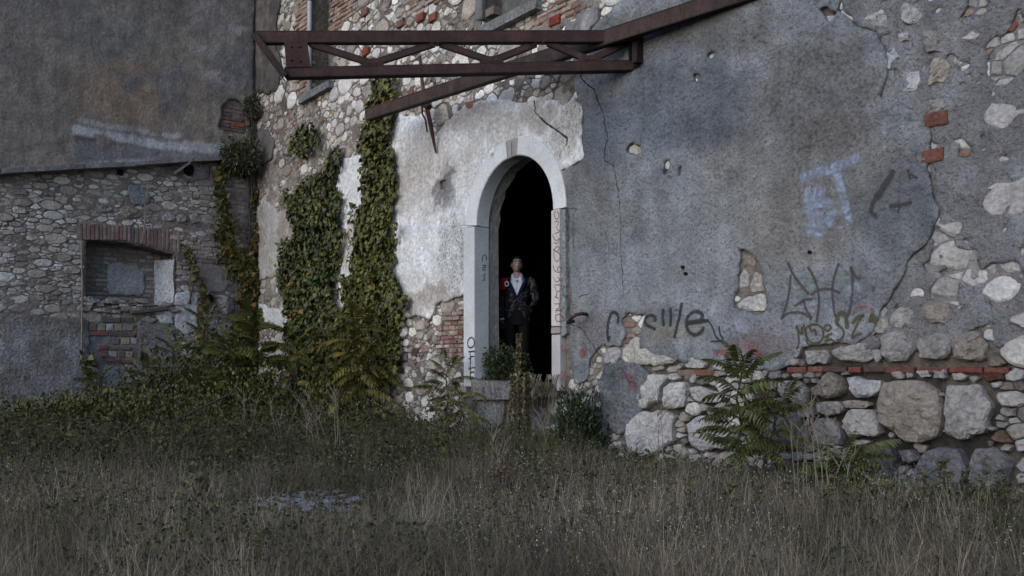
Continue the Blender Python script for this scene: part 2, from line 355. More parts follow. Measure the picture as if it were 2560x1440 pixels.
def stone_geo(w, P, joint, proud, rnd, big=False, off0=0.0):
    """verts, faces of one stone: polygon in wall coordinates -> rough faceted block"""
    P = simplify(P, .022 if not big else .02)
    if len(P) < 3: return None
    if sum(P[i][0] * P[(i + 1) % len(P)][1] - P[(i + 1) % len(P)][0] * P[i][1] for i in range(len(P))) < 0: P = P[::-1]
    cx = sum(p[0] for p in P) / len(P); cy = sum(p[1] for p in P) / len(P); R = math.sqrt(area(P) / math.pi) + 1e-6
    k = max(.5, 1 - joint / R); P = [(cx + (p[0] - cx) * k, cy + (p[1] - cy) * k) for p in P]
    Q = []
    for i in range(len(P)):
        Z_, A, B = P[i - 1], P[i], P[(i + 1) % len(P)]; s = rnd.uniform(.05, .22); t = rnd.uniform(.05, .22)
        if rnd.random() < (.45 if not big else .8): Q += [(A[0] + (Z_[0] - A[0]) * s, A[1] + (Z_[1] - A[1]) * s), (A[0] + (B[0] - A[0]) * t, A[1] + (B[1] - A[1]) * t)]
        else: Q.append(A)
        l = math.hypot(B[0] - A[0], B[1] - A[1])
        if l > R * .9 and (big or len(P) < 8):
            m = rnd.uniform(.35, .65); j = rnd.uniform(-.10, .05) * l; Q.append((A[0] + (B[0] - A[0]) * m - (B[1] - A[1]) / l * -j, A[1] + (B[1] - A[1]) * m + (B[0] - A[0]) / l * -j))
    if big:
        T = []
        for i in range(len(Q)):
            A, B = Q[i], Q[(i + 1) % len(Q)]; T.append(A); l = math.hypot(B[0] - A[0], B[1] - A[1]); q = int(l / .045)
            for t in range(1, q): T.append((A[0] + (B[0] - A[0]) * t / q + rnd.uniform(-.008, .008), A[1] + (B[1] - A[1]) * t / q + rnd.uniform(-.008, .008)))
        Q = T
    n = len(Q); tu, tv = rnd.uniform(-.5, .5), rnd.uniform(-.5, .1); ph = rnd.random() * 50
    rings = [(1.0, -.06, 0), (1.0, proud * .45, .2)] + ([(.93, proud * .8, .6), (.8, proud * .95, .9), (.62, proud, 1), (.42, proud, 1), (.2, proud, 1)] if big else [(.80, proud * .95, .8)])
    # broken faces: the front is the highest of a few tilted planes
    pls = [(rnd.uniform(-1, 1), rnd.uniform(-1, 1), rnd.uniform(.0, .5)) for _ in range(4)]
    vs = []
    for ri, (sc, o, am) in enumerate(rings):
        for (a, b) in Q:
            x = cx + (a - cx) * sc; y = cy + (b - cy) * sc; X, Y_ = (x - cx) / R, (y - cy) / R
            fac = min(p[0] * X + p[1] * Y_ + p[2] for p in pls) if big else 0
            no = float(fbm(x * (11 if big else 14) + ph, y * (15 if big else 14), 5, 4)) * (.6 * proud if not big else .022 + proud * .25) * am
            vs.append((x + (rnd.uniform(-.012, .012) if big and 1 < ri else 0), y + (rnd.uniform(-.012, .012) if big and 1 < ri else 0), off0 + o + am * proud * .7 * (tu * X + tv * Y_) + fac * proud * .45 * am + no))
    vs.append((cx + rnd.uniform(-.2, .2) * R, cy + rnd.uniform(-.2, .2) * R, off0 + proud * rnd.uniform(.85, 1.15)))
    u, v, o = np.array(vs).T; o = np.minimum(o, off0 + proud * 2 + .01); o = np.where(np.arange(len(o)) < n, o, np.maximum(o, off0 - .02))
    V = w.at(u, v, o); m = len(rings)
    f = [(r * n + i, r * n + (i + 1) % n, (r + 1) * n + (i + 1) % n, (r + 1) * n + i) for r in range(m - 1) for i in range(n)]
    f += [((m - 1) * n + i, (m - 1) * n + (i + 1) % n, m * n) for i in range(n)]
    return V, f
def brick_geo(w, u0, u1, v0, v1, proud, rnd, j=.006, slope=0):
    a, b, c, d = u0 + rnd.uniform(0, j), u1 - rnd.uniform(0, j), v0 + rnd.uniform(0, j), v1 - rnd.uniform(0, j)
    sk = rnd.uniform(-.004, .004); vs = []
    for (i, o) in ((0, -.06), (0, proud - .008), (.010, proud)):
        for (x, y) in ((a + i, c + i), (b - i, c + i + sk), (b - i, d - i + sk), (a + i, d - i)):
            vs.append((x + rnd.uniform(-.003, .003), y + rnd.uniform(-.003, .003) + slope * (x - u0), o + rnd.uniform(-.003, .003)))
    u, v, o = np.array(vs).T
    f = [(r * 4 + i, r * 4 + (i + 1) % 4, (r + 1) * 4 + (i + 1) % 4, (r + 1) * 4 + i) for r in range(2) for i in range(4)] + [(8, 9, 10, 11)]
    return w.at(u, v, o), f
class Pieces:
    """pieces of one kind: the 300 largest in the picture become objects, the rest one joined part"""
    def __init__(s, w, name, m, parent, limit=290): s.w = w; s.name = name; s.m = m; s.par = parent; s.L = []; s.lim = limit
    def add(s, geo, col, size, lab=None): 
        if geo: s.L.append((size, geo, col, lab))
    def finish(s):
        s.L.sort(key=lambda t: -t[0]); rest = MB()
        for i, (sz, (V, f), c, lab) in enumerate(s.L):
            if i < s.lim: o = mk(s.name, V, f, M['boulder'] if s.name == 'stone' and len(f) > 90 else s.m, s.par, np.array([*c, 0.4] if len(c) == 3 else c)); tag(o, label=lab)
            else: rest.add(V, f, (*c, .4) if len(c) == 3 else c)
        if rest.v: tag(rest.build(('small_' + s.name), s.m, s.par), kind='stuff')
def inview(px, py): return (px > -60) & (px < 2620) & (py > -60) & (py < 1300)
def ghosts_in(P, sp):
    us = [p[0] for p in P]; vs = [p[1] for p in P]; G = []
    uu, vv = np.meshgrid(np.arange(min(us), max(us) + sp, sp), np.arange(min(vs), max(vs) + sp, sp / 1.3)); m = inpoly(uu, vv, P)
    G += [(a, b, sp * .55) for a, b in zip(uu[m], vv[m])]
    for i in range(len(P)):
        A, B = P[i], P[(i + 1) % len(P)]; k = max(1, int(math.hypot(B[0] - A[0], B[1] - A[1]) / sp))
        G += [(A[0] + (B[0] - A[0]) * t / k, A[1] + (B[1] - A[1]) * t / k, sp * .3) for t in range(k)]
    return G
z4 = lambda P: Z(P, 1720, 760); z1 = lambda P: Z(P, 1140, 740); z2 = lambda P: Z(P, 1720, 0); z3 = lambda P: Z(P, 1720, 400)
TAN = (.255, .228, .205); GR = (.28, .275, .275); WH = (.42, .42, .43); DK = (.13, .135, .15)
BOULD = [(z4([(1490, 580), (1640, 565), (1790, 580), (1890, 650), (1925, 780), (1920, 920), (1880, 1010), (1760, 1045), (1650, 1040), (1560, 960), (1470, 900), (1430, 760), (1460, 640)]), TAN, .12),
 (z4([(1460, 230), (1580, 190), (1690, 195), (1715, 260), (1705, 370), (1650, 435), (1520, 440), (1465, 390), (1455, 300)]), GR, .07),
 (z4([(1725, 230), (1900, 205), (1990, 260), (1980, 400), (1880, 425), (1760, 410), (1730, 330)]), GR, .07),
 (z4([(885, 345), (1060, 340), (1075, 400), (1050, 455), (910, 455), (888, 400)]), GR, .05),
 (z4([(1075, 350), (1390, 275), (1450, 290), (1440, 330), (1390, 420), (1330, 440), (1150, 430), (1080, 380)]), GR, .04),
 (z4([(1410, 340), (1450, 335), (1470, 410), (1440, 440), (1405, 430)]), GR, .04),
 (z4([(690, 590), (760, 565), (850, 580), (900, 640), (900, 740), (830, 755), (700, 690), (675, 640)]), GR, .06),
 (z4([(920, 640), (1000, 570), (1060, 505), (1110, 510), (1180, 580), (1190, 660), (1150, 700), (1050, 715), (950, 690)]), (.22, .20, .18), .08),
 (z4([(1200, 550), (1270, 538), (1465, 570), (1460, 640), (1400, 700), (1310, 708), (1260, 690), (1225, 620)]), (.33, .34, .36), .08),
 (z4([(950, 740), (1060, 725), (1150, 730), (1190, 790), (1150, 825), (1070, 840), (980, 820)]), GR, .06),
 (z4([(1145, 735), (1250, 715), (1360, 730), (1390, 760), (1350, 775), (1170, 780)]), (.25, .22, .2), .05),
 (z4([(1175, 880), (1210, 800), (1270, 780), (1400, 790), (1450, 850), (1465, 970), (1420, 1000), (1230, 1010), (1190, 960)]), (.34, .33, .33), .08),
 (z4([(935, 900), (1000, 850), (1080, 850), (1140, 900), (1170, 1000), (1150, 1060), (1000, 1070), (940, 1030)]), (.2, .2, .21), .07),
 (z4([(590, 900), (680, 810), (780, 790), (850, 850), (900, 940), (920, 1010), (870, 1060), (760, 1095), (650, 1090), (580, 1000)]), (.2, .19, .19), .1),
 (z4([(820, 800), (880, 755), (940, 770), (960, 830), (900, 850), (840, 850)]), GR, .05),
 (z4([(1210, 1020), (1330, 1015), (1390, 1030), (1350, 1060), (1230, 1075)]), (.28, .26, .25), .05),
 (z4([(1290, 1200), (1380, 1080), (1440, 1030), (1520, 1060), (1575, 1150), (1580, 1260), (1530, 1370), (1440, 1400), (1340, 1340), (1280, 1270)]), DK, .14),
 (z4([(1570, 1090), (1680, 1085), (1740, 1150), (1745, 1180), (1700, 1195), (1620, 1180)]), (.2, .19, .2), .07),
 (z4([(1750, 1200), (1830, 1100), (1920, 1060), (2060, 1090), (2120, 1250), (2080, 1440), (1800, 1470), (1680, 1380), (1690, 1300)]), DK, .16),
 (z4([(1530, 60), (1600, 20), (1700, 10), (1720, 80), (1690, 150), (1600, 190), (1530, 180)]), GR, .05),
 (z4([(1770, 10), (1900, -20), (1990, 20), (1960, 150), (1830, 140), (1780, 80)]), TAN, .07),
 (z4([(1440, 60), (1490, 10), (1520, 40), (1515, 170), (1480, 225), (1370, 230), (1370, 190), (1430, 150)]), GR, .04),
 (z4([(1530, 510), (1640, 500), (1640, 560), (1560, 560)]), GR, .04), (z4([(1645, 510), (1710, 505), (1700, 555), (1650, 560)]), GR, .04),
 (z4([(1720, 500), (1820, 495), (1830, 545), (1760, 550)]), (.33, .33, .34), .05), (z4([(1840, 495), (1960, 490), (1950, 565), (1850, 560)]), GR, .05),
 (z4([(30, 630), (100, 610), (230, 660), (270, 720), (230, 740), (100, 735), (40, 700)]), (.36, .36, .37), .06),
 (z4([(0, 900), (100, 830), (200, 860), (300, 950), (380, 1020), (300, 1090), (120, 1110), (20, 1060)]), (.33, .33, .35), .07),
 (z4([(600, 585), (680, 580), (690, 620), (640, 640), (610, 630)]), GR, .04),
 (z4([(1950, 600), (2200, 590), (2300, 760), (2260, 960), (2080, 1030), (1950, 980), (1940, 800)]), GR, .1),
 (z4([(2010, 210), (2200, 190), (2270, 300), (2240, 430), (2040, 430), (1995, 330)]), TAN, .08),
 (z4([(2150, 1080), (2330, 1060), (2450, 1180), (2420, 1380), (2200, 1440), (2120, 1300)]), (.19, .19, .2), .12),
 (z1([(1285, 950), (1400, 860), (1560, 850), (1660, 900), (1640, 990), (1640, 1090), (1500, 1190), (1400, 1225), (1310, 1180), (1285, 1080)]), (.40, .40, .41), .09),
 (z1([(1350, 790), (1400, 700), (1470, 580), (1590, 590), (1600, 620), (1555, 700), (1540, 790), (1440, 850), (1370, 840)]), (.40, .40, .40), .09),
 (z1([(1570, 680), (1650, 640), (1730, 645), (1740, 720), (1720, 830), (1640, 850), (1570, 840)]), (.42, .42, .43), .08),
 (z1([(1255, 400), (1350, 300), (1390, 320), (1385, 390), (1500, 420), (1680, 480), (1640, 510), (1450, 520), (1290, 520), (1250, 460)]), (.42, .41, .38), .06),
 (z1([(1710, 480), (1760, 450), (1920, 480), (1880, 540), (1730, 540)]), (.4, .4, .4), .05),
 (z1([(1115, 470), (1140, 400), (1230, 380), (1250, 430), (1220, 520), (1120, 520)]), (.36, .36, .37), .05),
 (z1([(1770, 700), (1850, 680), (1900, 700), (1890, 750), (1790, 750)]), WH, .05),
 (z3([(405, 715), (460, 705), (515, 765), (500, 800), (415, 800)]), (.3, .26, .22), .01), (z3([(388, 860), (430, 815), (470, 860), (455, 960), (392, 965)]), WH, .01),
 (z3([(468, 940), (505, 830), (560, 860), (582, 985), (480, 1000)]), (.40, .37, .35), .01), (z3([(372, 1080), (440, 1030), (582, 992), (606, 1090), (570, 1142), (380, 1108)]), (.50, .50, .50), .02),
 (z2([(1310, 150), (1370, 110), (1480, 60), (1540, 100), (1520, 190), (1480, 215), (1360, 205)]), (.45, .46, .48), .03),
 (z2([(1590, 100), (1630, 20), (1700, 25), (1770, 110), (1780, 160), (1720, 190), (1650, 195)]), (.38, .39, .41), .05),
 (z2([(1480, 340), (1560, 340), (1600, 420), (1530, 530), (1500, 530)]), (.4, .42, .45), .03), (z2([(1770, 240), (1920, 220), (1990, 300), (1920, 400), (1790, 420)]), GR, .06),
 (z2([(1830, 520), (1850, 440), (1920, 420), (1990, 500), (1960, 620), (1810, 655)]), (.36, .33, .30), .06), (z2([(1790, 760), (1920, 740), (1960, 800), (1910, 850), (1790, 860)]), GR, .05),
 (z2([(1600, 560), (1740, 520), (1760, 620), (1720, 700), (1620, 690)]), (.34, .35, .37), .03),
 (z2([(1580, 255), (1670, 250), (1680, 310), (1590, 325)]), (.34, .33, .34), .04),
 (Z([(1300, 1105), (1350, 1080), (1398, 1105), (1395, 1145), (1350, 1165), (1300, 1150)], 1140, 0), (.45, .42, .38), .02),
 (z2([(1040, 120), (1120, 110), (1110, 150), (1070, 180), (1040, 150)]), (.42, .44, .48), .01)]
stones = Pieces(MW, 'stone', M['stone'], mw); bricks = Pieces(MW, 'brick', M['brick'], mw)
rnd = random.Random(5); GH = []
for P, c, pr in BOULD:
    Pw = MW.poly(P); GH += ghosts_in(Pw, .07); k = rnd.uniform(.9, 1.1)
    stones.add(stone_geo(MW, Pw, .006, pr, rnd, big=True), tuple(x * k for x in c), area(Pw) * 5)
BRC = [(.15, .065, .05), (.14, .08, .065), (.20, .12, .095), (.12, .08, .07), (.22, .16, .135)]
def brick_rows(w, P, bh, bl, cols, B, proud=.02, GHL=None, slope=0, drop=.0, hole=None):
    Pw = w.poly(P); us = [p[0] for p in Pw]; vs = [p[1] for p in Pw]; v = min(vs); row = 0
    while v < max(vs):
        h = bh * rnd.uniform(.85, 1.12); u = min(us) - rnd.uniform(0, bl) ; 
        while u < max(us):
            l = bl * rnd.choice([1, 1, .5, .8]) * rnd.uniform(.92, 1.08); cu, cv = u + l / 2, v + h / 2
            if inpoly(np.array([cu]), np.array([cv]), Pw)[0] and rnd.random() > drop and not (hole and hole(cu, cv)):
                c = rnd.choice(cols); k = rnd.uniform(.75, 1.25); B.add(brick_geo(w, u, u + l - .008, v, v + h - .009, proud * rnd.uniform(.4, 1.4), rnd), tuple(x * k for x in c), l * h * 3)
                if GHL is not None: GHL += [(u + l * .2, cv, h * .45), (cu, cv, h * .45), (u + l * .8, cv, h * .45)]
            u += l
        v += h; row += 1
# brick zones on the main wall (photo pixels)
PALE = [(.27, .19, .155), (.30, .23, .19), (.24, .16, .13), (.33, .27, .24)]
brick_rows(MW, [(741, -40), (777, -40), (777, 242), (752, 246), (741, 200)], .075, .26, PALE[:3], bricks, .03, GH)
brick_rows(MW, [(830, -40), (905, -40), (880, 40), (838, 78), (830, 75)], .075, .26, PALE[:3], bricks, .03, GH)
brick_rows(MW, [(1345, 55), (1355, 30), (1460, -30), (1480, 10), (1400, 65), (1340, 80)], .07, .24, PALE, bricks, .03, GH)
brick_rows(MW, [(1000, 0), (1110, -30), (1110, 0), (1030, 40)], .07, .24, PALE, bricks, .02, GH, drop=.2)
brick_rows(MW, [(1108, 790), (1145, 775), (1181, 745), (1181, 885), (1150, 905), (1100, 880), (1098, 830)], .068, .17, [(.25, .185, .165), (.29, .225, .20), (.19, .10, .08), (.33, .29, .28), (.24, .17, .15)], bricks, .04, GH)
brick_rows(MW, [(1690, 918), (1800, 918), (1800, 938), (1690, 940)], .078, .28, [(.18, .125, .11), (.14, .07, .055)], bricks, .03, GH)
brick_rows(MW, z4([(1035, 470), (1300, 452), (1960, 430), (2400, 420), (2400, 500), (1960, 490), (1300, 500), (1035, 515)]), .075, .27, [(.14, .052, .042), (.12, .055, .047), (.09, .058, .056), (.11, .05, .042)], bricks, .035, GH)
brick_rows(MW, z4([(805, 470), (1020, 470), (1020, 515), (805, 515)]), .072, .28, [(.13, .06, .048), (.15, .06, .045)], bricks, .04, GH)
brick_rows(MW, [(1555, 795), (1580, 790), (1590, 850), (1545, 860), (1500, 862), (1500, 848)], .065, .22, [(.24, .18, .16), (.2, .12, .1)], bricks, .02, GH)
brick_rows(MW, [(1505, 830), (1570, 835), (1570, 860), (1505, 858)], .07, .22, PALE, bricks, .03, GH)
for (x, y, c) in ((918, 130, (.36, .09, .045)), (915, 32, (.28, .15, .12)), (1085, 45, (.3, .12, .09)), (1055, 45, (.27, .1, .07)), (1392, 52, (.28, .06, .04)), (1005, 60, (.25, .15, .13)), (1180, 265, (.42, .20, .12)), (1230, 30, (.27, .2, .17)), (2345, 300, (.2, .09, .07)), (2335, 392, (.2, .09, .07))):
    u, v = MW.uv(x, y); u = float(u); v = float(v); bricks.add(brick_geo(MW, u - .1, u + .1, v - .06, v + .06, .05, rnd), tuple(x * .62 for x in c), .1); GH += [(u - .07, v, .06), (u, v, .07), (u + .07, v, .06)]
def okm(px, py, u, v):
    return rub_ok(px, py) & ~in_door(u, v, BAND + .04) & ~in_win(u, v, .06) & (u > UC + .08) & ~(((px < 702) & (py < 235))) & ~((px > 640) & (px < 735) & (py > 520) & (py < 690)) & ~((px > 1180) & (px < 1400) & (py > 955))
def szm(px, py):
    s = np.ones(len(px)); s = np.where((px < 900) & (py > 260), .78, s); s = np.where((px > 2150), 1.25, s); s = np.where((py > 930) & (px > 1900), .8, s)
    return np.where((px > 1000) & (px < 1560) & (py > 740), .75, s)
def rim(w, P, sp=.07, r=.05):
    return [(a[0] + (b[0] - a[0]) * t, a[1] + (b[1] - a[1]) * t, r) for a, b in zip(P, P[1:] + P[:1]) for t in np.arange(0, 1, sp / max(.07, math.hypot(b[0] - a[0], b[1] - a[1])))]
for (a, b, c) in ((WU0, WU1, WV0), (XU0, XU1, XV0)): GH += rim(MW, [(a + .04, c - .08), (b - .04, c - .08), (b - .04, ZT), (a + .04, ZT)])
cells = pack(MW, (UC + .08, URIGHT, -.1, ZT - .3), okm, [(260, .21, .28, .9), (1500, .13, .2, .86), (7000, .08, .13, .85), (26000, .045, .075, .86), (30000, .028, .042, .88)], GH, asp=1.5, size=szm, cutok=lambda u, v: not (u > 2.2 and v < 1.15))
SCOL = [(.50, .49, .48), (.58, .575, .57), (.42, .39, .36), (.30, .265, .235), (.54, .52, .49), (.25, .225, .21), (.44, .43, .43), (.60, .60, .60)]
for r, P in cells:
    cx = np.mean([p[0] for p in P]); cy = np.mean([p[1] for p in P]); px, py = MW.px(cx, cy)
    if area(P) < .0008: continue
    c = rnd.choice(SCOL); k = rnd.uniform(.85, 1.15) * (1.22 if r > .08 else .95)
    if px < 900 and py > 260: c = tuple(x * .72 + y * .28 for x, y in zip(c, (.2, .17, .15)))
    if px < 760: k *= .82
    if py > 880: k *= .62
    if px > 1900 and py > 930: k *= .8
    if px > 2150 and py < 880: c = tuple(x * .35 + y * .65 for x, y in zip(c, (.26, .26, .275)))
    if rnd.random() < .08 and r < .085: c = rnd.choice(PALE)
    if rnd.random() < .035 and .04 < r < .085: c = rnd.choice(BRC[:3])
    vis = area(P) * (1.5 if inview(px, py) else .01) * (11.9 / (11.9 + cx * E[1])) ** 2
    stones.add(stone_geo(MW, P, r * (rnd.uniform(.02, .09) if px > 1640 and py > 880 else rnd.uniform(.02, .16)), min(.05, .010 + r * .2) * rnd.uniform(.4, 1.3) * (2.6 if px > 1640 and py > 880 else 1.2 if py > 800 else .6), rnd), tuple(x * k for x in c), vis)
stones.finish(); bricks.finish()

# --- plaster sheets on the main wall
def near_door(u, v): return ~in_door(u, v, BAND - .03) & ~((np.abs(u - DC) < DR + BAND - .03) & (v < ZS + .1))
def m_grey(cu, cv, ju, jv):
    px, py = MW.px(ju, jv); g = inpoly(px, py, GREY)
    for h in GHOLES: g &= ~inpoly(px, py, h)
    return g & ~in_door(cu, cv, BAND - .03) & ~((np.abs(cu - DC) < DR + BAND - .02) & (cv < ZS + .1))
BG = (.135, .155, .19); LG = (.20, .225, .26); BR = (.17, .155, .145)
gcol = blobs(MW, [(1750, 80, 260, 70, (.145, .14, .14), .6), (1700, 250, 200, 110, (.115, .135, .17), .7), (1500, 350, 60, 120, (.13, .165, .22), .7), (2050, 250, 150, 150, (.14, .135, .14), .7, .5), (2100, 420, 180, 120, (.19, .18, .175), .6), (1650, 320, 120, 60, (.19, .225, .27), .6),
                  (1480, 480, 60, 60, (.155, .15, .155), .6), (1540, 560, 110, 60, (.19, .185, .185), .5), (1600, 700, 200, 80, (.34, .365, .40), .6), (1800, 600, 160, 130, (.31, .325, .345), .6), (2000, 560, 150, 90, (.27, .255, .245), .6), (1950, 820, 110, 40, (.30, .32, .36), .6), (1650, 480, 120, 90, (.31, .335, .37), .5), (1780, 330, 60, 50, (.11, .12, .145), .5),
                  (2250, 550, 90, 130, (.15, .165, .185), .6, .8), (1900, 860, 90, 40, (.21, .14, .15), .6), (1475, 840, 40, 40, (.22, .17, .18), .5), (1690, 845, 60, 25, (.27, .235, .15), .45), (2060, 700, 110, 40, (.18, .22, .21), .4), (2120, 735, 80, 30, (.20, .22, .26), .5),
                  (1450, 640, 22, 260, (.26, .28, .30), .6), (1490, 770, 30, 40, (.33, .35, .37), .7), (2190, 60, 40, 40, (.26, .27, .29), .4)],
             (.31, .337, .378), [((.20, .222, .262), .8, .05, .65), ((.235, .222, .212), 1.1, .05, .6), ((.43, .46, .505), 1.7, .03, .75), ((.14, .145, .16), 3.7, .15, .55), ((.30, .285, .27), 5, .2, .5), ((.44, .47, .51), 4.3, .24, .6)], 31, alpha=.75)
sheet(MW, 'grey_render', m_grey, UC, URIGHT, -.1, ZT, .028, .050, .07, M['plaster_grey'], mw, gcol, jag=.05, und=.016, seed=41)
def m_low(cu, cv, ju, jv):
    px, py = MW.px(ju, jv); return inpoly(px, py, GLOW)
def m_worn(cu, cv, ju, jv):
    px, py = MW.px(ju, jv); n_ = fbm(cu * 2.3, cv * 2.3, 331, 5)
    return (px > 2080) & ~inpoly(px, py, GREY) & (py < 870) & (n_ > -.26 + np.clip((px - 2400) / 700, 0, .2)) & (fbm(cu * 9, cv * 9, 335, 3) > -.42)
sheet(MW, 'worn_render', m_worn, 3, URIGHT, 1, ZT, .028, .026, .05, M['plaster_grey'], mw, blobs(MW, [(2230, 250, 90, 160, (.31, .325, .355), .6)], (.25, .255, .275), [((.34, .35, .38), 3, .0, .7), ((.19, .185, .19), 2, .1, .6)], 332, alpha=.8), jag=.08, und=.022, seed=333)
def m_smear(cu, cv, ju, jv):
    px, py = MW.px(ju, jv)
    return rub_ok(px, py) & (py < 860) & (px < 1560) & (fbm(cu * 1.9, cv * 2.6, 341, 5) > .24) & (fbm(cu * 9, cv * 9, 345, 3) > -.25) & ~in_win(cu, cv, .05) & ~in_door(cu, cv, .3) & ~((np.abs(cu - DC) < DR + .3) & (cv < 3.2))
sheet(MW, 'mortar_smear', m_smear, UC + .05, 4, 1, ZT, .03, .024, .05, M['mortar'], mw, blobs(MW, [(700, 500, 80, 400, (.20, .18, .165), .6)], (.29, .265, .24), [((.36, .345, .33), 3, .0, .7), ((.2, .175, .155), 2, .1, .6)], 342, alpha=0), jag=.08, und=.016, seed=343)
sheet(MW, 'grey_render', m_low, 0, 4, 0, 2, .028, .05, .06, M['plaster_grey'], mw, blobs(MW, [(1570, 950, 16, 30, (.16, .07, .08), .7)], (.17, .18, .20), [], 35, alpha=.4), jag=.04, seed=43)
def m_white(cu, cv, ju, jv):
    px, py = MW.px(ju, jv)
    return inpoly(px, py, WHITE) & ~inpoly(px, py, GREY) & ~in_door(cu, cv, BAND - .03) & ~((np.abs(cu - DC) < DR + BAND - .03) & (cv < ZS + .1)) & ~inpoly(*MW.px(cu, cv), [(1105, 452), (1121, 448), (1121, 474), (1107, 474)])
wcol = blobs(MW, [(1060, 420, 60, 110, (.42, .375, .345), .6), (1000, 450, 40, 60, (.40, .36, .33), .5), (1140, 290, 70, 45, (.40, .355, .32), .6), (1250, 300, 120, 40, (.47, .45, .44), .6, .5), (1430, 330, 35, 70, (.50, .475, .47), .8, .9), (1110, 470, 17, 40, (.20, .205, .22), 1, .3), (1116, 500, 20, 40, (.22, .225, .24), .8, .3),
                  (1140, 640, 45, 100, (.52, .54, .57), .8, 1.0), (1060, 520, 40, 20, (.5, .52, .55), .5, .7), (1100, 740, 60, 22, (.38, .34, .315), .8), (890, 600, 26, 90, (.40, .35, .31), .75), (1060, 760, 60, 40, (.40, .36, .34), .7), (1390, 400, 40, 60, (.50, .50, .50), .5, .8), (900, 470, 26, 60, (.6, .62, .66), .8), (1160, 420, 40, 60, (.48, .48, .49), .6, .5), (1350, 300, 40, 30, (.4, .37, .35), .6)],
             (.68, .705, .745), [((.48, .455, .44), 1.4, .1, .6), ((.56, .54, .53), 3.5, .15, .45)], 51, alpha=.55)
sheet(MW, 'white_plaster', m_white, UC, 3, .5, 6, .028, .05, .07, M['plaster_white'], mw, wcol, jag=.05, und=.014, seed=61)
def polym(P, w=MW, notP=()):
    def f(cu, cv, ju, jv):
        px, py = w.px(ju, jv); r = inpoly(px, py, P)
        for q in notP: r &= ~inpoly(px, py, q)
        return r & ~(in_win(cu, cv) if w is MW else np.zeros(cu.shape, bool))
    return f
sheet(MW, 'streaked_plaster', polym([(644, 520), (670, 500), (700, 530), (735, 520), (748, 560), (725, 640), (690, 690), (650, 700), (644, 640)]), UC, -4, 0, 6, .03, .04, .06, M['plaster_white'], mw,
      blobs(MW, [(680, 590, 25, 90, (.42, .43, .45), .8)], (.30, .27, .25), [((.42, .42, .43), 3, 0, .6)], 71, alpha=.6), jag=.1, seed=71)
sheet(MW, 'streaked_plaster', polym([(648, 760), (700, 770), (722, 790), (726, 830), (690, 810), (650, 800)]), UC, -4, 0, 6, .03, .04, .06, M['plaster_white'], mw, blobs(MW, [], (.5, .53, .57), [], 72, alpha=.3), jag=.08, seed=72)
sheet(MW, 'streaked_plaster', polym([(690, 880), (735, 880), (740, 1060), (690, 1060)]), UC, -4, -.1, 6, .03, .04, .06, M['plaster_white'], mw, blobs(MW, [], (.2, .2, .22), [], 73, alpha=.4), jag=.08, seed=73)
sheet(MW, 'old_render', polym([(600, -400), (702, -400), (700, 20), (692, 90), (706, 160), (698, 225), (660, 244), (642, 236), (600, 236)]), UC + .02, -4, 3, ZT, .04, .045, .05, M['plaster_old'], mw,
      blobs(MW, [(655, 120, 14, 150, (.15, .13, .115), .6)], (.075, .072, .072), [((.12, .115, .11), 2, .1, .7)], 81, alpha=.4), jag=.16, seed=74)
sheet(MW, 'old_render', polym([(644, 330), (672, 325), (690, 350), (685, 400), (650, 420), (644, 400)]), UC + .02, -4, 3, ZT, .04, .05, .06, M['plaster_old'], mw, blobs(MW, [], (.115, .11, .11), [], 82), jag=.08, seed=75)
sheet(MW, 'old_render', polym([(1425, 60), (1470, 30), (1500, 20), (1500, 60), (1440, 140), (1420, 110)]), 0, 4, 3, ZT, .03, .05, .06, M['plaster_old'], mw, blobs(MW, [], (.17, .17, .18), [((.3, .3, .31), 3, .1, .6)], 83), jag=.06, seed=76)
sheet(MW, 'old_render', polym([(1195, -100), (1216, -100), (1218, 50), (1195, 52)]), -2, 4, 3, ZT, .03, .05, .06, M['plaster_old'], mw, blobs(MW, [], (.16, .165, .175), [], 84), jag=.04, seed=77)
sheet(MW, 'base_plaster', polym([(1196, 1000), (1270, 1000), (1262, 1060), (1225, 1075), (1200, 1060)]), -2, 4, -.1, 3, .025, .06, .07, M['plaster_grey'], mw, blobs(MW, [(1207, 1040, 8, 22, (.10, .22, .30), .6)], (.36, .38, .39), [((.2, .2, .2), 4, .0, .5)], 85, alpha=1), jag=.03, seed=78)
sheet(MW, 'base_plaster', polym([(1275, 1010), (1500, 960), (1530, 1000), (1520, 1130), (1280, 1130)]), -2, 4, -.1, 3, .03, .02, .05, M['plaster_grey'], mw, blobs(MW, [(1405, 1010, 18, 30, (.2, .1, .11), .6), (1420, 1000, 20, 40, (.34, .34, .34), .6)], (.15, .145, .15), [((.26, .25, .25), 3, .1, .6)], 86, alpha=.5), jag=.06, seed=79)
sheet(MW, 'base_plaster', polym([(1000, 920), (1185, 900), (1185, 1130), (1000, 1130)]), -4, 0, -.1, 2, .03, .012, .05, M['plaster_old'], mw, blobs(MW, [], (.095, .088, .085), [((.17, .15, .14), 3, .1, .6)], 87, alpha=.5), jag=.06, seed=80)

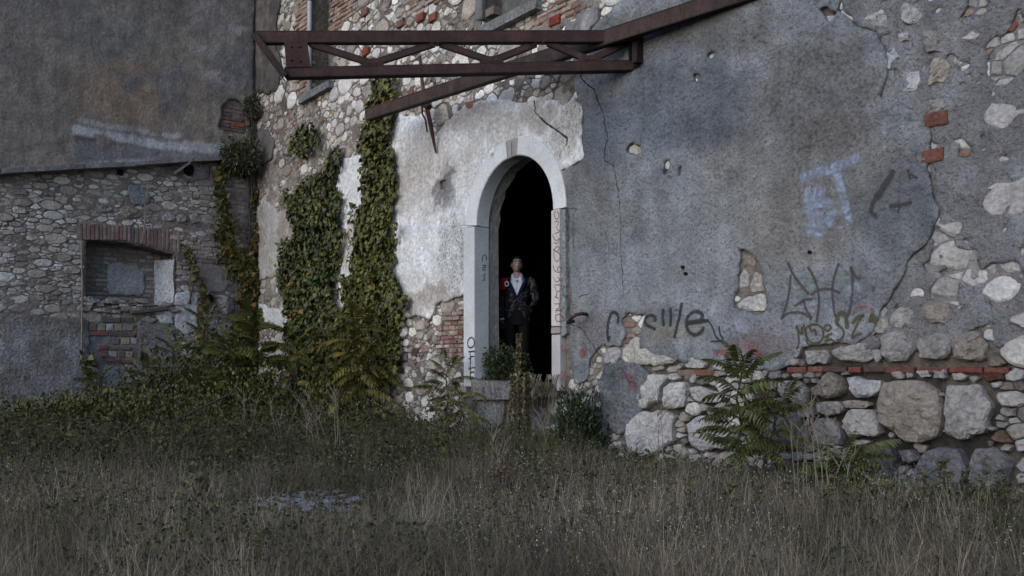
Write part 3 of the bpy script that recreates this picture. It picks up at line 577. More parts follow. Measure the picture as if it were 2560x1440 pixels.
# --- doorway: voussoirs, jambs, sill, inner reveal
def ring_piece(a0, a1, r0, r1, o0, o1, n=8):
    vs = []; 
    for k in range(n + 1):
        a = a0 + (a1 - a0) * k / n
        for r, o in ((r0, o0), (r0 , o1 - .012), (r0 + .012, o1), (r1, o1), (r1, o0)):
            vs.append((DC + r * math.cos(a), ZS + r * math.sin(a), o))
    u, v, o = np.array(vs).T; V = MW.at(u, v, o)
    f = [(5 * k + i, 5 * k + (i + 1) % 5, 5 * (k + 1) + (i + 1) % 5, 5 * (k + 1) + i) for k in range(n) for i in range(5)] + [tuple(range(5))[::-1], tuple(5 * n + i for i in range(5))]
    return V, f
FC = (.62, .645, .68, .6)
for a0, a1, c, o in ((.0, 83, FC, .068), (83.4, 97.5, (.34, .32, .315, .4), .05), (98, 180, FC, .068)):
    V, f = ring_piece(math.radians(a0), math.radians(a1), DR, DR + BAND * (1 if c is FC else 1.05), -.15, o, 14 if c is FC else 3); mk('arch_stone', V, f, M['frame'], mw, np.array(c))
def prism(w, P, o0, o1, name, m, par, col, ch=.01):
    n = len(P); cx = sum(p[0] for p in P) / n; cy = sum(p[1] for p in P) / n; vs = []
    for o, s in ((o0, 0), (o1 - ch, 0), (o1, ch)):
        for p in P:
            d = math.hypot(p[0] - cx, p[1] - cy); k = 1 - s / max(d, .05); vs.append((cx + (p[0] - cx) * k, cy + (p[1] - cy) * k, o))
    u, v, o = np.array(vs).T
    f = [(r * n + i, r * n + (i + 1) % n, (r + 1) * n + (i + 1) % n, (r + 1) * n + i) for r in range(2) for i in range(n)] + [tuple(range(2 * n, 3 * n)), tuple(range(n))[::-1]]
    return mk(name, w.at(u, v, o), f, m, par, np.array(col))
j = BAND
prism(MW, [(UL - j - .01, ZSILL - .1), (UL, ZSILL - .1), (UL, ZS - .012), (UL - j - .015, ZS - .012)], -.15, .095, 'jamb', M['frame'], mw, (.50, .53, .56, .15))
zj = float(MW.uv(1410, 818)[1])
prism(MW, [(UR, zj + .01), (UR + j * .62, zj + .01), (UR + j * .62, ZS - .012), (UR, ZS - .012)], -.15, .09, 'jamb', M['frame'], mw, (.50, .485, .49, .2))
prism(MW, [(UR, zj - .08), (UR + j * .66, zj - .08), (UR + j * .66, zj), (UR, zj)], -.15, .10, 'jamb_block', M['frame'], mw, (.30, .27, .26, .3))
prism(MW, [(UR, ZSILL - .12), (UR + j * .66, ZSILL - .12), (UR + j * .64, zj - .092), (UR, zj - .092)], -.15, .085, 'jamb', M['frame'], mw, (.42, .40, .41, .5))
prism(MW, [(UR + j * .64, ZS - 1.6), (UR + j * 1.0, ZS - 1.55), (UR + j * .95, ZS - .02), (UR + j * .64, ZS - .02)], 0, .07, 'jamb_edge', M['plaster_grey'], mw, (.30, .32, .34, .5))
prism(MW, [(UL + .0, ZSILL - .28), (DC + .05, ZSILL - .25), (DC + .1, ZSILL - .02), (UL, ZSILL - .0)], -.3, .16, 'door_sill', M['plaster_grey'], mw, (.19, .185, .19, .4))
prism(MW, [(DC + .105, ZSILL - .22), (UR + .1, ZSILL - .2), (UR + .08, ZSILL - .03), (DC + .105, ZSILL - .02)], -.3, .13, 'door_sill', M['plaster_grey'], mw, (.16, .155, .155, .4))
# inner reveal (plaster behind the frame), slightly wider than the frame opening
vs = []; fs = []; prof = [(DC - DR - .025, ZSILL - .2)] + [(DC - (DR + .025) * math.cos(a), ZS + (DR + .025) * math.sin(a)) for a in np.linspace(0, math.pi, 25)] + [(DC + DR + .025, ZSILL - .2)]
for i, (a, b) in enumerate(prof):
    for d in (-.14, -.2, -.28, -.355, -.62):
        vs.append((a + (.012 * math.sin(i * 1.7 + d * 30)) * (d > -.3), b, d + .02 * math.sin(i * 2.3) * (-.4 < d < -.3)))
u, v, o = np.array(vs).T
for i in range(len(prof) - 1):
    for k in range(3): fs.append((i * 5 + k, i * 5 + k + 1, (i + 1) * 5 + k + 1, (i + 1) * 5 + k))
mk('inner_reveal', MW.at(u, v, o), fs, M['plaster_old'], mw, np.array((.30, .29, .29, .4)), smooth=True)
# dark room behind
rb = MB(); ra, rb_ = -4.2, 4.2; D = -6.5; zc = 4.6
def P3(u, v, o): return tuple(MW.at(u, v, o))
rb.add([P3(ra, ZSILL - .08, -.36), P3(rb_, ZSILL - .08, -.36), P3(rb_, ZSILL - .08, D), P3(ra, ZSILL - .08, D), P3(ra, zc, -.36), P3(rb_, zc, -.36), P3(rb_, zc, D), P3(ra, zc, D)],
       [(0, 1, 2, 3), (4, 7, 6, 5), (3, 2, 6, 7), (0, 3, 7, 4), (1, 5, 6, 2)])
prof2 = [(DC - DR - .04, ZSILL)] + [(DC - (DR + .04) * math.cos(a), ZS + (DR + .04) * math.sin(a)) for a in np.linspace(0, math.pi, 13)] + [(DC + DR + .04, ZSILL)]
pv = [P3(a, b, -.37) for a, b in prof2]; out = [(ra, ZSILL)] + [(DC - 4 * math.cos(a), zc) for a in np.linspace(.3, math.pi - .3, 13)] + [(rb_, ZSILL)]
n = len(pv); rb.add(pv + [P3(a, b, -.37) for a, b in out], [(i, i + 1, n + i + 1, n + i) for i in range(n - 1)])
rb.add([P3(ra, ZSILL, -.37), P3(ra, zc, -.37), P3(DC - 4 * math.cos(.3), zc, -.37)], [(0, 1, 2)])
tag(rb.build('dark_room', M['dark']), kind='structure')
# windows: recess, pipe, sills
mk('window_infill', MW.at([WU0 - .05, WU1 + .05, WU1 + .05, WU0 - .05], [WV0 - .1, WV0 - .1, ZT, ZT], -.34), [(0, 1, 2, 3)], M['plaster_old'], mw, np.array((.12, .125, .12, .3)))
mk('window_infill', MW.at([XU0 - .05, XU1 + .05, XU1 + .05, XU0 - .05], [XV0 - .1, XV0 - .1, ZT, ZT], -.3), [(0, 1, 2, 3)], M['plaster_old'], mw, np.array((.11, .115, .115, .3)))
for a, b, c, o, cc in ((WU0 - .32, WU1 + .1, WV0, .12, (.20, .21, .23, .4)), (XU0 - .1, XU1 + .12, XV0, .12, (.24, .25, .26, .5))):
    prism(MW, [(a, c - .15), (b, c - .13), (b, c), (a, c - .01)], -.3, o, 'window_sill', M['plaster_grey'], mw, cc)
prism(MW, [(XU1 - .32, XV0 + .005), (XU1 - .02, XV0 + .005), (XU1 - .02, ZT), (XU1 - .32, ZT)], -.28, -.1, 'window_post', M['plaster_old'], mw, (.13, .13, .13, .3))
t = MB(); u0 = float(MW.uv(780, 100)[0])
t.tube([P3(u0, WV0 - .02, .05), P3(u0, 7.4, .045), P3(u0 + .02, ZT, .05)], .045, 10, (.38, .38, .42)); t.tube([P3(u0, 7.8, .046), P3(u0, 7.9, .046)], .055, 10, (.34, .34, .38))
tag(t.build('drain_pipe', M['pipe'], smooth=True), 'pale grey vertical pipe standing in the brick edged upper window', 'pipe')

# ================================================================== SIDE WALL (left, faces right)
sb = SW.at(0, 0); sw = empty('side_wall', tuple(sb), label='stained side wall on the left with a bricked recess under a flat brick arch', cat='wall')
US = -8.0
NU0, NU1 = float(SW.uv(212, 650)[0]), float(SW.uv(437, 650)[0]); NV0, NV1 = float(SW.uv(300, 762)[1]), float(SW.uv(300, 606)[1])
def in_niche(u, v, g=0): 
    t = (u - NU0) / (NU1 - NU0); top = NV1 - .20 * np.clip(t - .35, 0, 1) ** 1.6 * 1.6
    return (u > NU0 - g) & (u < NU1 + g) & (v > NV0 - g) & (v < top + g)
SCOLF = blobs(SW, [(250, 900, 110, 90, (.17, .18, .20), .8), (560, 700, 80, 60, (.12, .11, .105), .7)], (.21, .185, .175), [((.3, .27, .25), 2, .1, .6)], 91)
sheet(SW, 'mortar_core', lambda cu, cv, ju, jv: ~in_niche(cu, cv), US, 0.42, -.35, ZT, .05, .004, .5, M['mortar'], sw, SCOLF, seed=92, offfn=lambda u, v: np.clip(fbm(u * 3.1 + 5, v * 3.1, 311, 4) * 1.5, -.6, 1) * .022 + fbm(u * 16, v * 16, 313, 2) * .008)
ROOF = [(0, 430), (202, 418), (330, 412), (470, 402), (560, 398), (640, 396)]
UPPER = [(-200, -500), (640, -500), (632, 60), (632, 235), (640, 330), (620, 380), (560, 396), (470, 403), (330, 413), (202, 422), (-200, 445)]
HOLE = Z([(1050, 880), (1060, 800), (1110, 740), (1180, 750), (1250, 830), (1255, 960), (1230, 1010), (1100, 1010), (1030, 960)], 200, 0)
SS = Pieces(SW, 'stone', M['stone'], sw); SB = Pieces(SW, 'brick', M['brick'], sw); GS = []
zs = lambda P: Z(P, 200, 400)
# soldier bricks of the flat arch
ua, ub = float(SW.uv(196, 600)[0]), float(SW.uv(450, 600)[0]); n = 26
for i in range(n):
    a = ua + (ub - ua) * i / n; b = ua + (ub - ua) * (i + 1) / n; t = i / n; y0 = 600 + max(0, t - .4) * 58; y1 = 556 + 22 * t; px = 196 + 254 * t
    v0 = float(SW.uv(px, y0)[1]); v1 = float(SW.uv(px, y1)[1]); c = rnd.choice([(.21, .155, .14), (.20, .15, .14), (.20, .125, .115), (.19, .16, .15)]); k = rnd.uniform(.8, 1.2)
    SB.add(brick_geo(SW, a, b - .006, v0, v1 + rnd.uniform(-.02, .02), .03 * rnd.uniform(.7, 1.2), rnd), tuple(x * k for x in c), 1); GS += [((a + b) / 2, v0 + (v1 - v0) * q, .05) for q in (.1, .35, .6, .85)]
SPAL = [(.27, .225, .205), (.25, .19, .175), (.30, .26, .24), (.22, .18, .165)]
brick_rows(SW, zs([(750, 210), (1000, 200), (1000, 520), (860, 480), (760, 270)]), .085, .27, SPAL, SB, .02, GS, drop=.35)
brick_rows(SW, zs([(720, 520), (900, 610), (1020, 640), (1000, 760), (900, 790), (730, 790), (715, 640)]), .085, .26, SPAL, SB, .025, GS, drop=.12)
brick_rows(SW, zs([(1100, 180), (1290, 200), (1290, 600), (1180, 640), (1100, 520)]), .085, .28, SPAL, SB, .02, GS, drop=.15)
brick_rows(SW, Z([(1040, 760), (1250, 850), (1258, 1000), (1030, 1000)], 200, 0), .08, .28, [(.17, .11, .095), (.15, .11, .10)], SB, .015, GS)
u, v = SW.uv(595, 313); u, v = float(u), float(v); SB.add(brick_geo(SW, u - .13, u + .13, v - .04, v + .04, .035, rnd), (.30, .09, .055), 1)
for (a, b, y, h, c) in [(70, 210, 1300, 32, (.20, .085, .07)), (215, 420, 1306, 30, (.13, .09, .085)), (140, 210, 1407, 30, (.22, .07, .055)), (215, 380, 1412, 30, (.13, .10, .095)), (190, 300, 1504, 28, (.15, .08, .075)), (305, 400, 1510, 28, (.20, .085, .075)),
                       (130, 190, 1255, 50, (.27, .24, .19)), (195, 250, 1255, 50, (.33, .35, .38)), (258, 312, 1255, 52, (.27, .25, .2)), (318, 400, 1262, 44, (.2, .17, .15)), (70, 125, 1255, 50, (.17, .12, .11)), (305, 370, 1360, 50, (.27, .23, .17)), (380, 425, 1360, 45, (.26, .27, .29)), (240, 295, 1360, 45, (.14, .1, .11)),
                       (210, 275, 1455, 48, (.25, .24, .22)), (340, 395, 1460, 46, (.27, .25, .23)), (280, 335, 1458, 46, (.13, .10, .10)), (145, 205, 1455, 44, (.14, .11, .11)), (160, 300, 1200, 36, (.11, .09, .09)), (305, 400, 1200, 36, (.12, .1, .1))]:
    u0, v0 = SW.uv(200 + a / 3, 400 + (y + h / 2) / 3); u1, v1 = SW.uv(200 + b / 3, 400 + (y - h / 2) / 3)
    SB.add(brick_geo(SW, float(u0), float(u1), float(v0), float(v1), .035, rnd), c, 1)
LOWPL = zs([(-600, 1150), (60, 1200), (70, 1500), (200, 1540), (430, 1540), (430, 1200), (560, 1230), (700, 1260), (700, 1560), (560, 1700), (300, 1900), (-600, 2100)])
WPATCH = [zs([(720, 1000), (800, 980), (875, 1010), (880, 1150), (870, 1290), (790, 1320), (710, 1250), (720, 1150)]), zs([(560, 1150), (690, 1130), (700, 1240), (600, 1230)])]
def oks(px, py, u, v):
    r = ~inpoly(px, py, UPPER) & ~in_niche(u, v, .06) & (u < -.06) & ~inpoly(px, py, LOWPL) & ~inpoly(px, py, HOLE)
    for q in WPATCH: r &= ~inpoly(px, py, q)
    return r & ~((px > 205) & (px < 345) & (py > 790) & (py < 915)) & ~((px > 300) & (px < 360) & (py > 455) & (py < 520))
for P, c, pr in [(zs([(290, 360), (360, 345), (430, 370), (460, 410), (430, 435), (330, 435), (295, 410)]), (.30, .27, .24), .05), (zs([(610, 430), (650, 380), (720, 430), (690, 460), (620, 455)]), (.33, .32, .33), .05), (zs([(710, 420), (760, 400), (800, 430), (790, 470), (730, 470)]), (.33, .32, .31), .05),
                 (zs([(810, 410), (870, 390), (910, 430), (900, 470), (840, 480)]), (.32, .30, .28), .05), (zs([(120, 345), (180, 330), (245, 350), (240, 390), (150, 395)]), (.34, .33, .33), .04), (zs([(1010, 1010), (1090, 1010), (1140, 1060), (1145, 1120), (1110, 1175), (1060, 1150), (1020, 1080)]), (.27, .26, .26), .16),
                 (zs([(1190, 440), (1230, 425), (1265, 460), (1255, 515), (1200, 520)]), (.26, .25, .25), .04)]:
    Pw = SW.poly(P); GS += ghosts_in(Pw, .07); SS.add(stone_geo(SW, Pw, .006, pr, rnd, big=True), tuple(x * .9 for x in c), 9)
GS += rim(SW, [(NU0 + .03, NV0), (NU1 - .03, NV0), (NU1 - .03, NV1 - .2), (NU0 + .6, NV1), (NU0 + .03, NV1)])
cells = pack(SW, (US, -.06, -.1, 5.6), oks, [(420, .15, .20, .86), (4500, .08, .13, .82), (20000, .045, .075, .84), (20000, .026, .04, .88)], GS, asp=2.1, seed=9)
for r, P in cells:
    cx = np.mean([p[0] for p in P]); cy = np.mean([p[1] for p in P]); px, py = SW.px(cx, cy)
    if area(P) < .001: continue
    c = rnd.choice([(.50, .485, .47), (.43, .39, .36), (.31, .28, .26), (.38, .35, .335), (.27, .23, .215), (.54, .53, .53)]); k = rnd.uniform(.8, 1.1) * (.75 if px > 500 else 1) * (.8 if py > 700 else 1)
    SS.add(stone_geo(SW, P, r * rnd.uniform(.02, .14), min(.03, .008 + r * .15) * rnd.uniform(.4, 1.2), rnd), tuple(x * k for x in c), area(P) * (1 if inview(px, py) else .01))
SS.finish(); SB.finish()
ucol = blobs(SW, [(330, 230, 150, 80, (.225, .17, .13), .75), (280, 90, 150, 60, (.16, .155, .15), .6), (420, 200, 50, 30, (.15, .155, .175), .7), (330, 215, 24, 25, (.135, .135, .14), .8), (425, 250, 30, 40, (.135, .135, .145), .8), (540, 60, 80, 70, (.215, .205, .20), .6), (500, 310, 70, 50, (.26, .23, .195), .7), (570, 180, 60, 50, (.155, .165, .185), .7),
                  (480, 120, 60, 8, (.26, .245, .235), .6), (520, 190, 30, 14, (.32, .29, .27), .6), (600, 85, 12, 12, (.33, .345, .36), .7), (625, 180, 10, 200, (.12, .118, .118), .6), ('L', 195, 384, 560, 400, 20, (.17, .172, .19), .85), ('L', 190, 345, 480, 376, 9, (.11, .11, .13), .8), ('L', 190, 328, 470, 374, 12, (.36, .375, .41), 1), ('L', 205, 305, 440, 345, 9, (.36, .36, .375), .6), ('L', 460, 368, 560, 372, 13, (.40, .41, .44), .75), ('L', 190, 417, 380, 404, 8, (.30, .31, .345), .7), ('L', 470, 150, 560, 215, 5, (.30, .28, .26), .5)],
             (.185, .165, .152), [((.25, .215, .185), 1.2, .05, .6), ((.125, .12, .118), 2, .1, .5)], 95, alpha=.3, warp=10)
sheet(SW, 'upper_render', polym(UPPER, SW, [HOLE]), US, -.01, 3, ZT, .035, .07, .09, M['plaster_old'], sw, ucol, jag=.03, und=.02, seed=96)
sheet(SW, 'lower_render', polym(LOWPL, SW, [zs([(70, 1190), (420, 1190), (420, 1530), (200, 1530), (140, 1430)])]), US, 0, -.2, 4, .03, .04, .06, M['plaster_grey'], sw, blobs(SW, [(260, 980, 60, 60, (.21, .225, .25), .7), (230, 850, 40, 40, (.23, .25, .28), .5)], (.23, .23, .242), [((.17, .15, .14), 2, -.05, .8), ((.36, .37, .39), 3, .15, .6)], 97, alpha=.4), jag=.05, seed=98)
for i, q in enumerate(WPATCH): sheet(SW, 'white_plaster', polym(q, SW), US, 0, .5, 4, .025, .045, .06, M['plaster_white'], sw, blobs(SW, [(470, 790, 30, 30, (.33, .34, .36), .6)], (.52, .545, .57), [((.36, .34, .33), 3, .1, .6)], 99 + i, alpha=.7), jag=.04, seed=99)
sheet(SW, 'grey_patch', polym(zs([(360, 190), (430, 185), (500, 240), (540, 290), (500, 350), (400, 340), (360, 260)]), SW), US, 0, .5, 6, .025, .035, .05, M['plaster_grey'], sw, blobs(SW, [], (.22, .235, .27), [], 101, alpha=.4), jag=.06, seed=102)
sheet(SW, 'grey_patch', polym(zs([(20, 50), (980, 20), (980, 130), (760, 190), (700, 130), (560, 110), (430, 170), (330, 190), (240, 110), (20, 110)]), SW), US, 0, .5, 6, .03, .02, .04, M['plaster_old'], sw, blobs(SW, [], (.19, .175, .17), [((.14, .135, .135), 2, .1, .6)], 103, alpha=.4), jag=.08, seed=104)
sheet(SW, 'grey_patch', polym(zs([(870, 790), (1090, 780), (1150, 900), (1090, 1000), (960, 1000), (900, 900)]), SW), US, 0, .5, 6, .03, .025, .04, M['plaster_old'], sw, blobs(SW, [], (.20, .185, .178), [], 105, alpha=.4), jag=.08, seed=106)
# roof flashing ledge where a lean-to roof once met the wall
lg = MB()
for (a, b) in zip(ROOF[:-1], ROOF[1:]):
    p, q = SW.pt(a[0], a[1] + 3, 0), SW.pt(b[0], b[1] + 3, 0); nn = Vector((*E, 0))
    if b[0] > 560: break
    d = q - p; th = .085 if b[0] < 400 else .07
    lg.box((p + q) / 2 + nn * .11 + Vector((0, 0, rnd.uniform(-.01, .01))), d, nn * (.26 + rnd.uniform(0, .05)), Vector((0, 0, th)), (.18, .175, .18))
p, q = SW.pt(-60, 441, 0), SW.pt(0, 434, 0); lg.box((p + q) / 2 + nn * .1, q - p, nn * .24, Vector((0, 0, .09)), (.1, .098, .1))
lg.build('flashing_ledge', M['plaster_old'], sw)
bt = MB(); a, b = SW.pt(437, 432, .15), SW.pt(474, 406, .2); bt.box((a + b) / 2, b - a, nn * .12, Vector((0, 0, .05)), (.16, .15, .15)); bt.build('broken_batten', M['wood'], sw)
dk = MB()
for (x, y, r) in ((300, 431, .07), (472, 425, .13), (605, 432, .16), (524, 745, .09)):
    c = SW.pt(x, y, .0); k = 7; pts = [(math.cos(t * 6.283 / k) * r * rnd.uniform(.7, 1.1), math.sin(t * 6.283 / k) * r * rnd.uniform(.7, 1.1)) for t in range(k)]
    ux, uz = float(SW.uv(x, y)[0]), float(SW.uv(x, y)[1])
    vs = [(ux + p[0], uz + p[1], .045) for p in pts] + [(ux + p[0] * 1.0, uz + p[1], -.25) for p in pts]; u, v, o = np.array(vs).T
    dk.add([tuple(x_) for x_ in SW.at(u, v, o)], [(i, (i + 1) % k, k + (i + 1) % k, k + i) for i in range(k)] + [tuple(range(k, 2 * k))], (.012, .011, .011))
    # the mouth of a putlog hole: flat cap, its inner shade painted near-black
    dk.add([tuple(x_) for x_ in SW.at(ux + np.array([p[0] for p in pts]), uz + np.array([p[1] for p in pts]), .046)], [tuple(range(k))], (.010, .009, .009))
dk.build('hole_shade', M['mortar'], sw)
# niche
nb = MB(); ND = -.42
pr = [(NU0, NV0), (NU1, NV0)] + [(NU0 + (NU1 - NU0) * t, NV1 - .20 * max(0, t - .35) ** 1.6 * 1.6) for t in np.linspace(1, 0, 12)]
f3 = [tuple(x) for x in SW.at([p[0] for p in pr], [p[1] for p in pr], .02)]; b3 = [tuple(x) for x in SW.at([p[0] for p in pr], [p[1] for p in pr], ND)]
k = len(pr); nb.add(f3 + b3, [(i, (i + 1) % k, k + (i + 1) % k, k + i) for i in range(k)] + [tuple(range(k, 2 * k))], (.21, .19, .18, .4)); nb.build('niche_lining', M['mortar'], sw)
NB = Pieces(SW, 'niche_brick', M['brick'], sw)
v = NV0 + .02
while v < NV1 - .14:
    h = .085; u = NU0 + .02
    while u < NU1 - .2:
        l = rnd.choice([.26, .26, .14]); k = rnd.uniform(.8, 1.15)
        if rnd.random() > .25 and not (NU0 + .5 < u < NU0 + 1.1 and NV0 + .2 < v < NV0 + .75):
            V, f = brick_geo(SW, u, min(u + l - .01, NU1 - .03), v, v + h - .012, .02, rnd); V = V + np.array([*E, 0]) * ND; NB.add((V, f), tuple(x * k for x in rnd.choice([(.24, .2, .185), (.21, .17, .155), (.27, .23, .215)])), 1)
        u += l
    v += h
NB.finish()
nw = Wall(SW.at(0, 0, ND)[:2], SW.e, SW.n)
sheet(nw, 'niche_plaster', lambda cu, cv, ju, jv: ((ju > NU0 + .5) & (ju < NU0 + 1.15) & (jv > NV0 + .2) & (jv < NV0 + .8)), US, 0, NV0, NV1, .03, .035, .04, M['plaster_white'], sw, blobs(nw, [], (.33, .335, .36), [((.22, .21, .21), 3, 0, .6)], 111, alpha=.6), jag=.1, seed=112)
# whitewashed return of the niche on its right side
us = np.linspace(-.40, .0, 8); vv = np.linspace(NV0 + .05, NV1 - .25, 12); A, B = np.meshgrid(us, vv, indexing='ij'); g = np.arange(A.size).reshape(A.shape)
C3 = SW.at(NU1 - .012 + .62 * A.ravel() - .02 * np.abs(np.sin(A.ravel() * 9 + B.ravel() * 5)), B.ravel(), A.ravel())
mk('niche_side', C3, np.stack([g[:-1, :-1].ravel(), g[1:, :-1].ravel(), g[1:, 1:].ravel(), g[:-1, 1:].ravel()], 1), M['plaster_white'], sw, np.array((.44, .46, .50, .8)), smooth=True)
# crumbled ledge under niche
cr = Pieces(SW, 'rubble_piece', M['stone'], sw)
for i in range(70):
    x = rnd.uniform(205, 445); y = 752 + rnd.uniform(-8, 26) + (x - 205) * .04; u, v = map(float, SW.uv(x, y)); r = rnd.uniform(.03, .09)
    P = [(u + r * math.cos(a) * 1.5, v + r * .7 * math.sin(a)) for a in np.linspace(0, 5.4, 7)]; cr.add(stone_geo(SW, P, .0, rnd.uniform(.03, .09), rnd), rnd.choice([(.24, .22, .21), (.33, .31, .30), (.19, .175, .165), (.19, .12, .10)]), r)
cr.finish()
wd = MB(); wd.box(SW.pt(372, 776, .06), SW.pt(418, 770, .08) - SW.pt(328, 780, .08), nn * .12, Vector((0, 0, .06)), (.10, .09, .085)); wd.build('timber_lintel', M['wood'], sw)
pp = MB(); pp.tube([SW.pt(204, 900, .08), SW.pt(206, 700, .08), SW.pt(203, 600, .07)], .02, 6, (.16, .13, .12)); tag(pp.build('thin_pipe', M['pipe']), 'thin brown vertical pipe at the left edge of the bricked recess', 'pipe')

# ================================================================== GRAFFITI AND PAINTED CRACK SHADE
def chaikin(P, n=2):
    for _ in range(n):
        Q = [P[0]]
        for a, b in zip(P[:-1], P[1:]): Q += [tuple(x * .75 + y * .25 for x, y in zip(a, b)), tuple(x * .25 + y * .75 for x, y in zip(a, b))]
        P = Q + [P[-1]]
    return P
def stroke(w, S, width, col, name, m, par, off=.078, smooth=2, fade=.15, jit=0):
    """spray line: three-vertex-wide ribbon just above the plaster, soft at its edges"""
    V = []; Fq = []; C = []
    for L in S:
        wd_ = width
        if isinstance(L, tuple): wd_, L = L
        P = chaikin(L, smooth) if smooth else L
        uv = [tuple(map(float, w.uv(a, b))) for a, b in P]; base_ = len(V)
        for i, (u, v) in enumerate(uv):
            a = uv[max(i - 1, 0)]; b = uv[min(i + 1, len(uv) - 1)]; dx, dy = b[0] - a[0], b[1] - a[1]; l = math.hypot(dx, dy) + 1e-9; nx, ny = -dy / l, dx / l
            k = wd_ / 2 * (1 + (rnd.uniform(-jit, jit) if jit else 0)) * (1 if 0 < i < len(uv) - 1 else .5)
            for s, al in ((-1, -.25), (-.45, .55), (.45, .55), (1, -.25)):
                V.append((u + nx * k * s, v + ny * k * s)); C.append((*col, al + (0 if fade == 0 else rnd.uniform(-fade, fade))))
        for i in range(len(uv) - 1):
            for q in range(3): Fq.append((base_ + i * 4 + q, base_ + i * 4 + q + 1, base_ + (i + 1) * 4 + q + 1, base_ + (i + 1) * 4 + q))
    u, v = np.array(V).T
    o = surf_off(w, u, v, off); return mk(name, w.at(u, v, o), Fq, m, par, np.array(C))
def surf_off(w, u, v, off):
    if off == 'grey': return .050 + fbm(u * 1.2, v * 1.2, 50) * .016 + fbm(u * 7, v * 7, 53, 3) * .016 * .35 + .004
    if off == 'white': return .05 + fbm(u * 1.2, v * 1.2, 70) * .014 + fbm(u * 7, v * 7, 73, 3) * .014 * .35 + .004
    return off
INK = (.035, .04, .045)
stroke(MW, [z1([(1230, 210), (1245, 160), (1215, 118), (1180, 130), (1160, 200), (1155, 280), (1165, 350), (1175, 300)]), z1([(1525, 195), (1520, 150), (1470, 145), (1440, 180), (1450, 215), (1490, 235), (1525, 250)]), z1([(1580, 95), (1578, 160), (1585, 230)]), z1([(1635, 90), (1640, 160), (1632, 230)]), z1([(1720, 50), (1705, 150), (1680, 240), (1662, 320)]),
            z1([(1760, 200), (1850, 190), (1880, 150), (1840, 112), (1780, 130), (1750, 190), (1760, 260), (1810, 300), (1870, 270), (1880, 230)]), z1([(1760, 210), (1840, 195), (1920, 185)])], .058, INK, 'graffiti', M['paint'], mw, 'grey')
stroke(MW, [z3([(130, 1200), (180, 1210), (210, 1260), (230, 1330), (290, 1375)]), z3([(255, 1245), (262, 1310), (300, 1360), (190, 1360)])], .03, INK, 'graffiti', M['paint'], mw, 'grey')
DG = (.075, .065, .07)
stroke(MW, [z3([(775, 770), (800, 840), (860, 930), (930, 1010)]), z3([(795, 860), (785, 980), (760, 1100), (720, 1200)]), z3([(920, 800), (970, 880), (1005, 990), (1005, 1100), (988, 1220)]), z3([(820, 1100), (880, 1060), (900, 1045), (960, 1045)]), z3([(730, 1190), (760, 1150), (850, 1140), (910, 1160), (955, 1200)]), z3([(890, 1050), (905, 1120), (955, 1190)]),
            z3([(945, 1015), (1000, 975), (1090, 965), (1170, 1000)]), z3([(1158, 775), (1120, 870), (1105, 980), (1115, 1080), (1130, 1180)]), z3([(1245, 800), (1262, 880), (1265, 980), (1250, 1100), (1225, 1180)]), z3([(1250, 810), (1275, 860), (1310, 900)])], .036, DG, 'graffiti', M['paint'], mw, 'grey')
OL = (.075, .07, .045)
stroke(MW, [z3([(835, 1240), (850, 1300), (860, 1370), (835, 1420)]), z3([(835, 1240), (880, 1330), (875, 1230), (885, 1310)]), z3([(890, 1230), (900, 1290), (925, 1385)]), z3([(1000, 1235), (920, 1240), (900, 1290), (930, 1360), (990, 1385), (1040, 1340), (1040, 1270), (1000, 1235)]), z3([(935, 1240), (950, 1300), (975, 1260), (990, 1320)]), z3([(1050, 1245), (1085, 1235), (1100, 1265), (1070, 1285), (1045, 1270), (1050, 1245)]),
            z3([(1045, 1330), (1110, 1300)]), z3([(1075, 1320), (1070, 1355), (1040, 1360), (1110, 1345)]), (.06, z3([(1140, 1240), (1145, 1170), (1180, 1140), (1215, 1170), (1218, 1270)])), z3([(1140, 1230), (1190, 1270), (1200, 1310), (1160, 1360), (1140, 1345)]), (.05, z3([(1260, 1230), (1300, 1180), (1350, 1165)])), z3([(1340, 1165), (1290, 1240), (1245, 1355), (1290, 1310), (1330, 1305)]), (.12, z3([(1385, 1180), (1420, 1190), (1410, 1225)]))], .032, OL, 'graffiti', M['paint'], mw, 'grey')
stroke(MW, [(.075, z2([(1570, 1280), (1500, 1400), (1440, 1500)])), (.06, z3([(1490, 210), (1430, 290), (1390, 390), (1445, 440)])), (.05, z3([(1530, 355), (1610, 345), (1705, 322)])), z3([(1615, 345), (1600, 400)]), z3([(1670, 75), (1695, 155)]), z3([(1690, 110), (1745, 145)])], .03, (.05, .05, .055), 'graffiti', M['paint'], mw, 'grey')
BL = (.30, .37, .52)
stroke(MW, [(.16, z3([(1310, -20), (1230, 20), (1150, 50), (1060, 90), (960, 110), (870, 155)])), (.13, z3([(1135, 90), (1165, 180), (1190, 290), (1225, 400), (1240, 490)])), (.28, z3([(900, 260), (960, 270), (1050, 280)])), (.34, z3([(970, 300), (980, 400), (985, 500), (960, 590)])), (.2, z3([(1040, 320), (1110, 370), (1090, 460), (1020, 520)])), (.06, z3([(1155, 490), (1160, 520)]))], .2, BL, 'graffiti', M['wash'], mw, 'grey', fade=.25)
stroke(MW, [(.16, z3([(1200, 1010), (1260, 960), (1330, 950)])), (.05, z3([(1310, 1020), (1325, 1040)])), (.3, z3([(400, 1150), (430, 1230), (420, 1290)]))], .1, (.30, .33, .42), 'graffiti', M['wash'], mw, 'grey', fade=.25)
stroke(MW, [(.05, z3([(1270, 1130), (1300, 1100), (1400, 1110), (1420, 1150)])), (.14, z1([(960, 400), (1010, 430), (950, 440)])), (.1, z4([(215, 375), (260, 360), (330, 370)])), (.16, z4([(480, 300), (540, 360), (560, 420)]))], .06, (.26, .08, .08), 'graffiti', M['wash'], mw, 'grey', fade=.25)
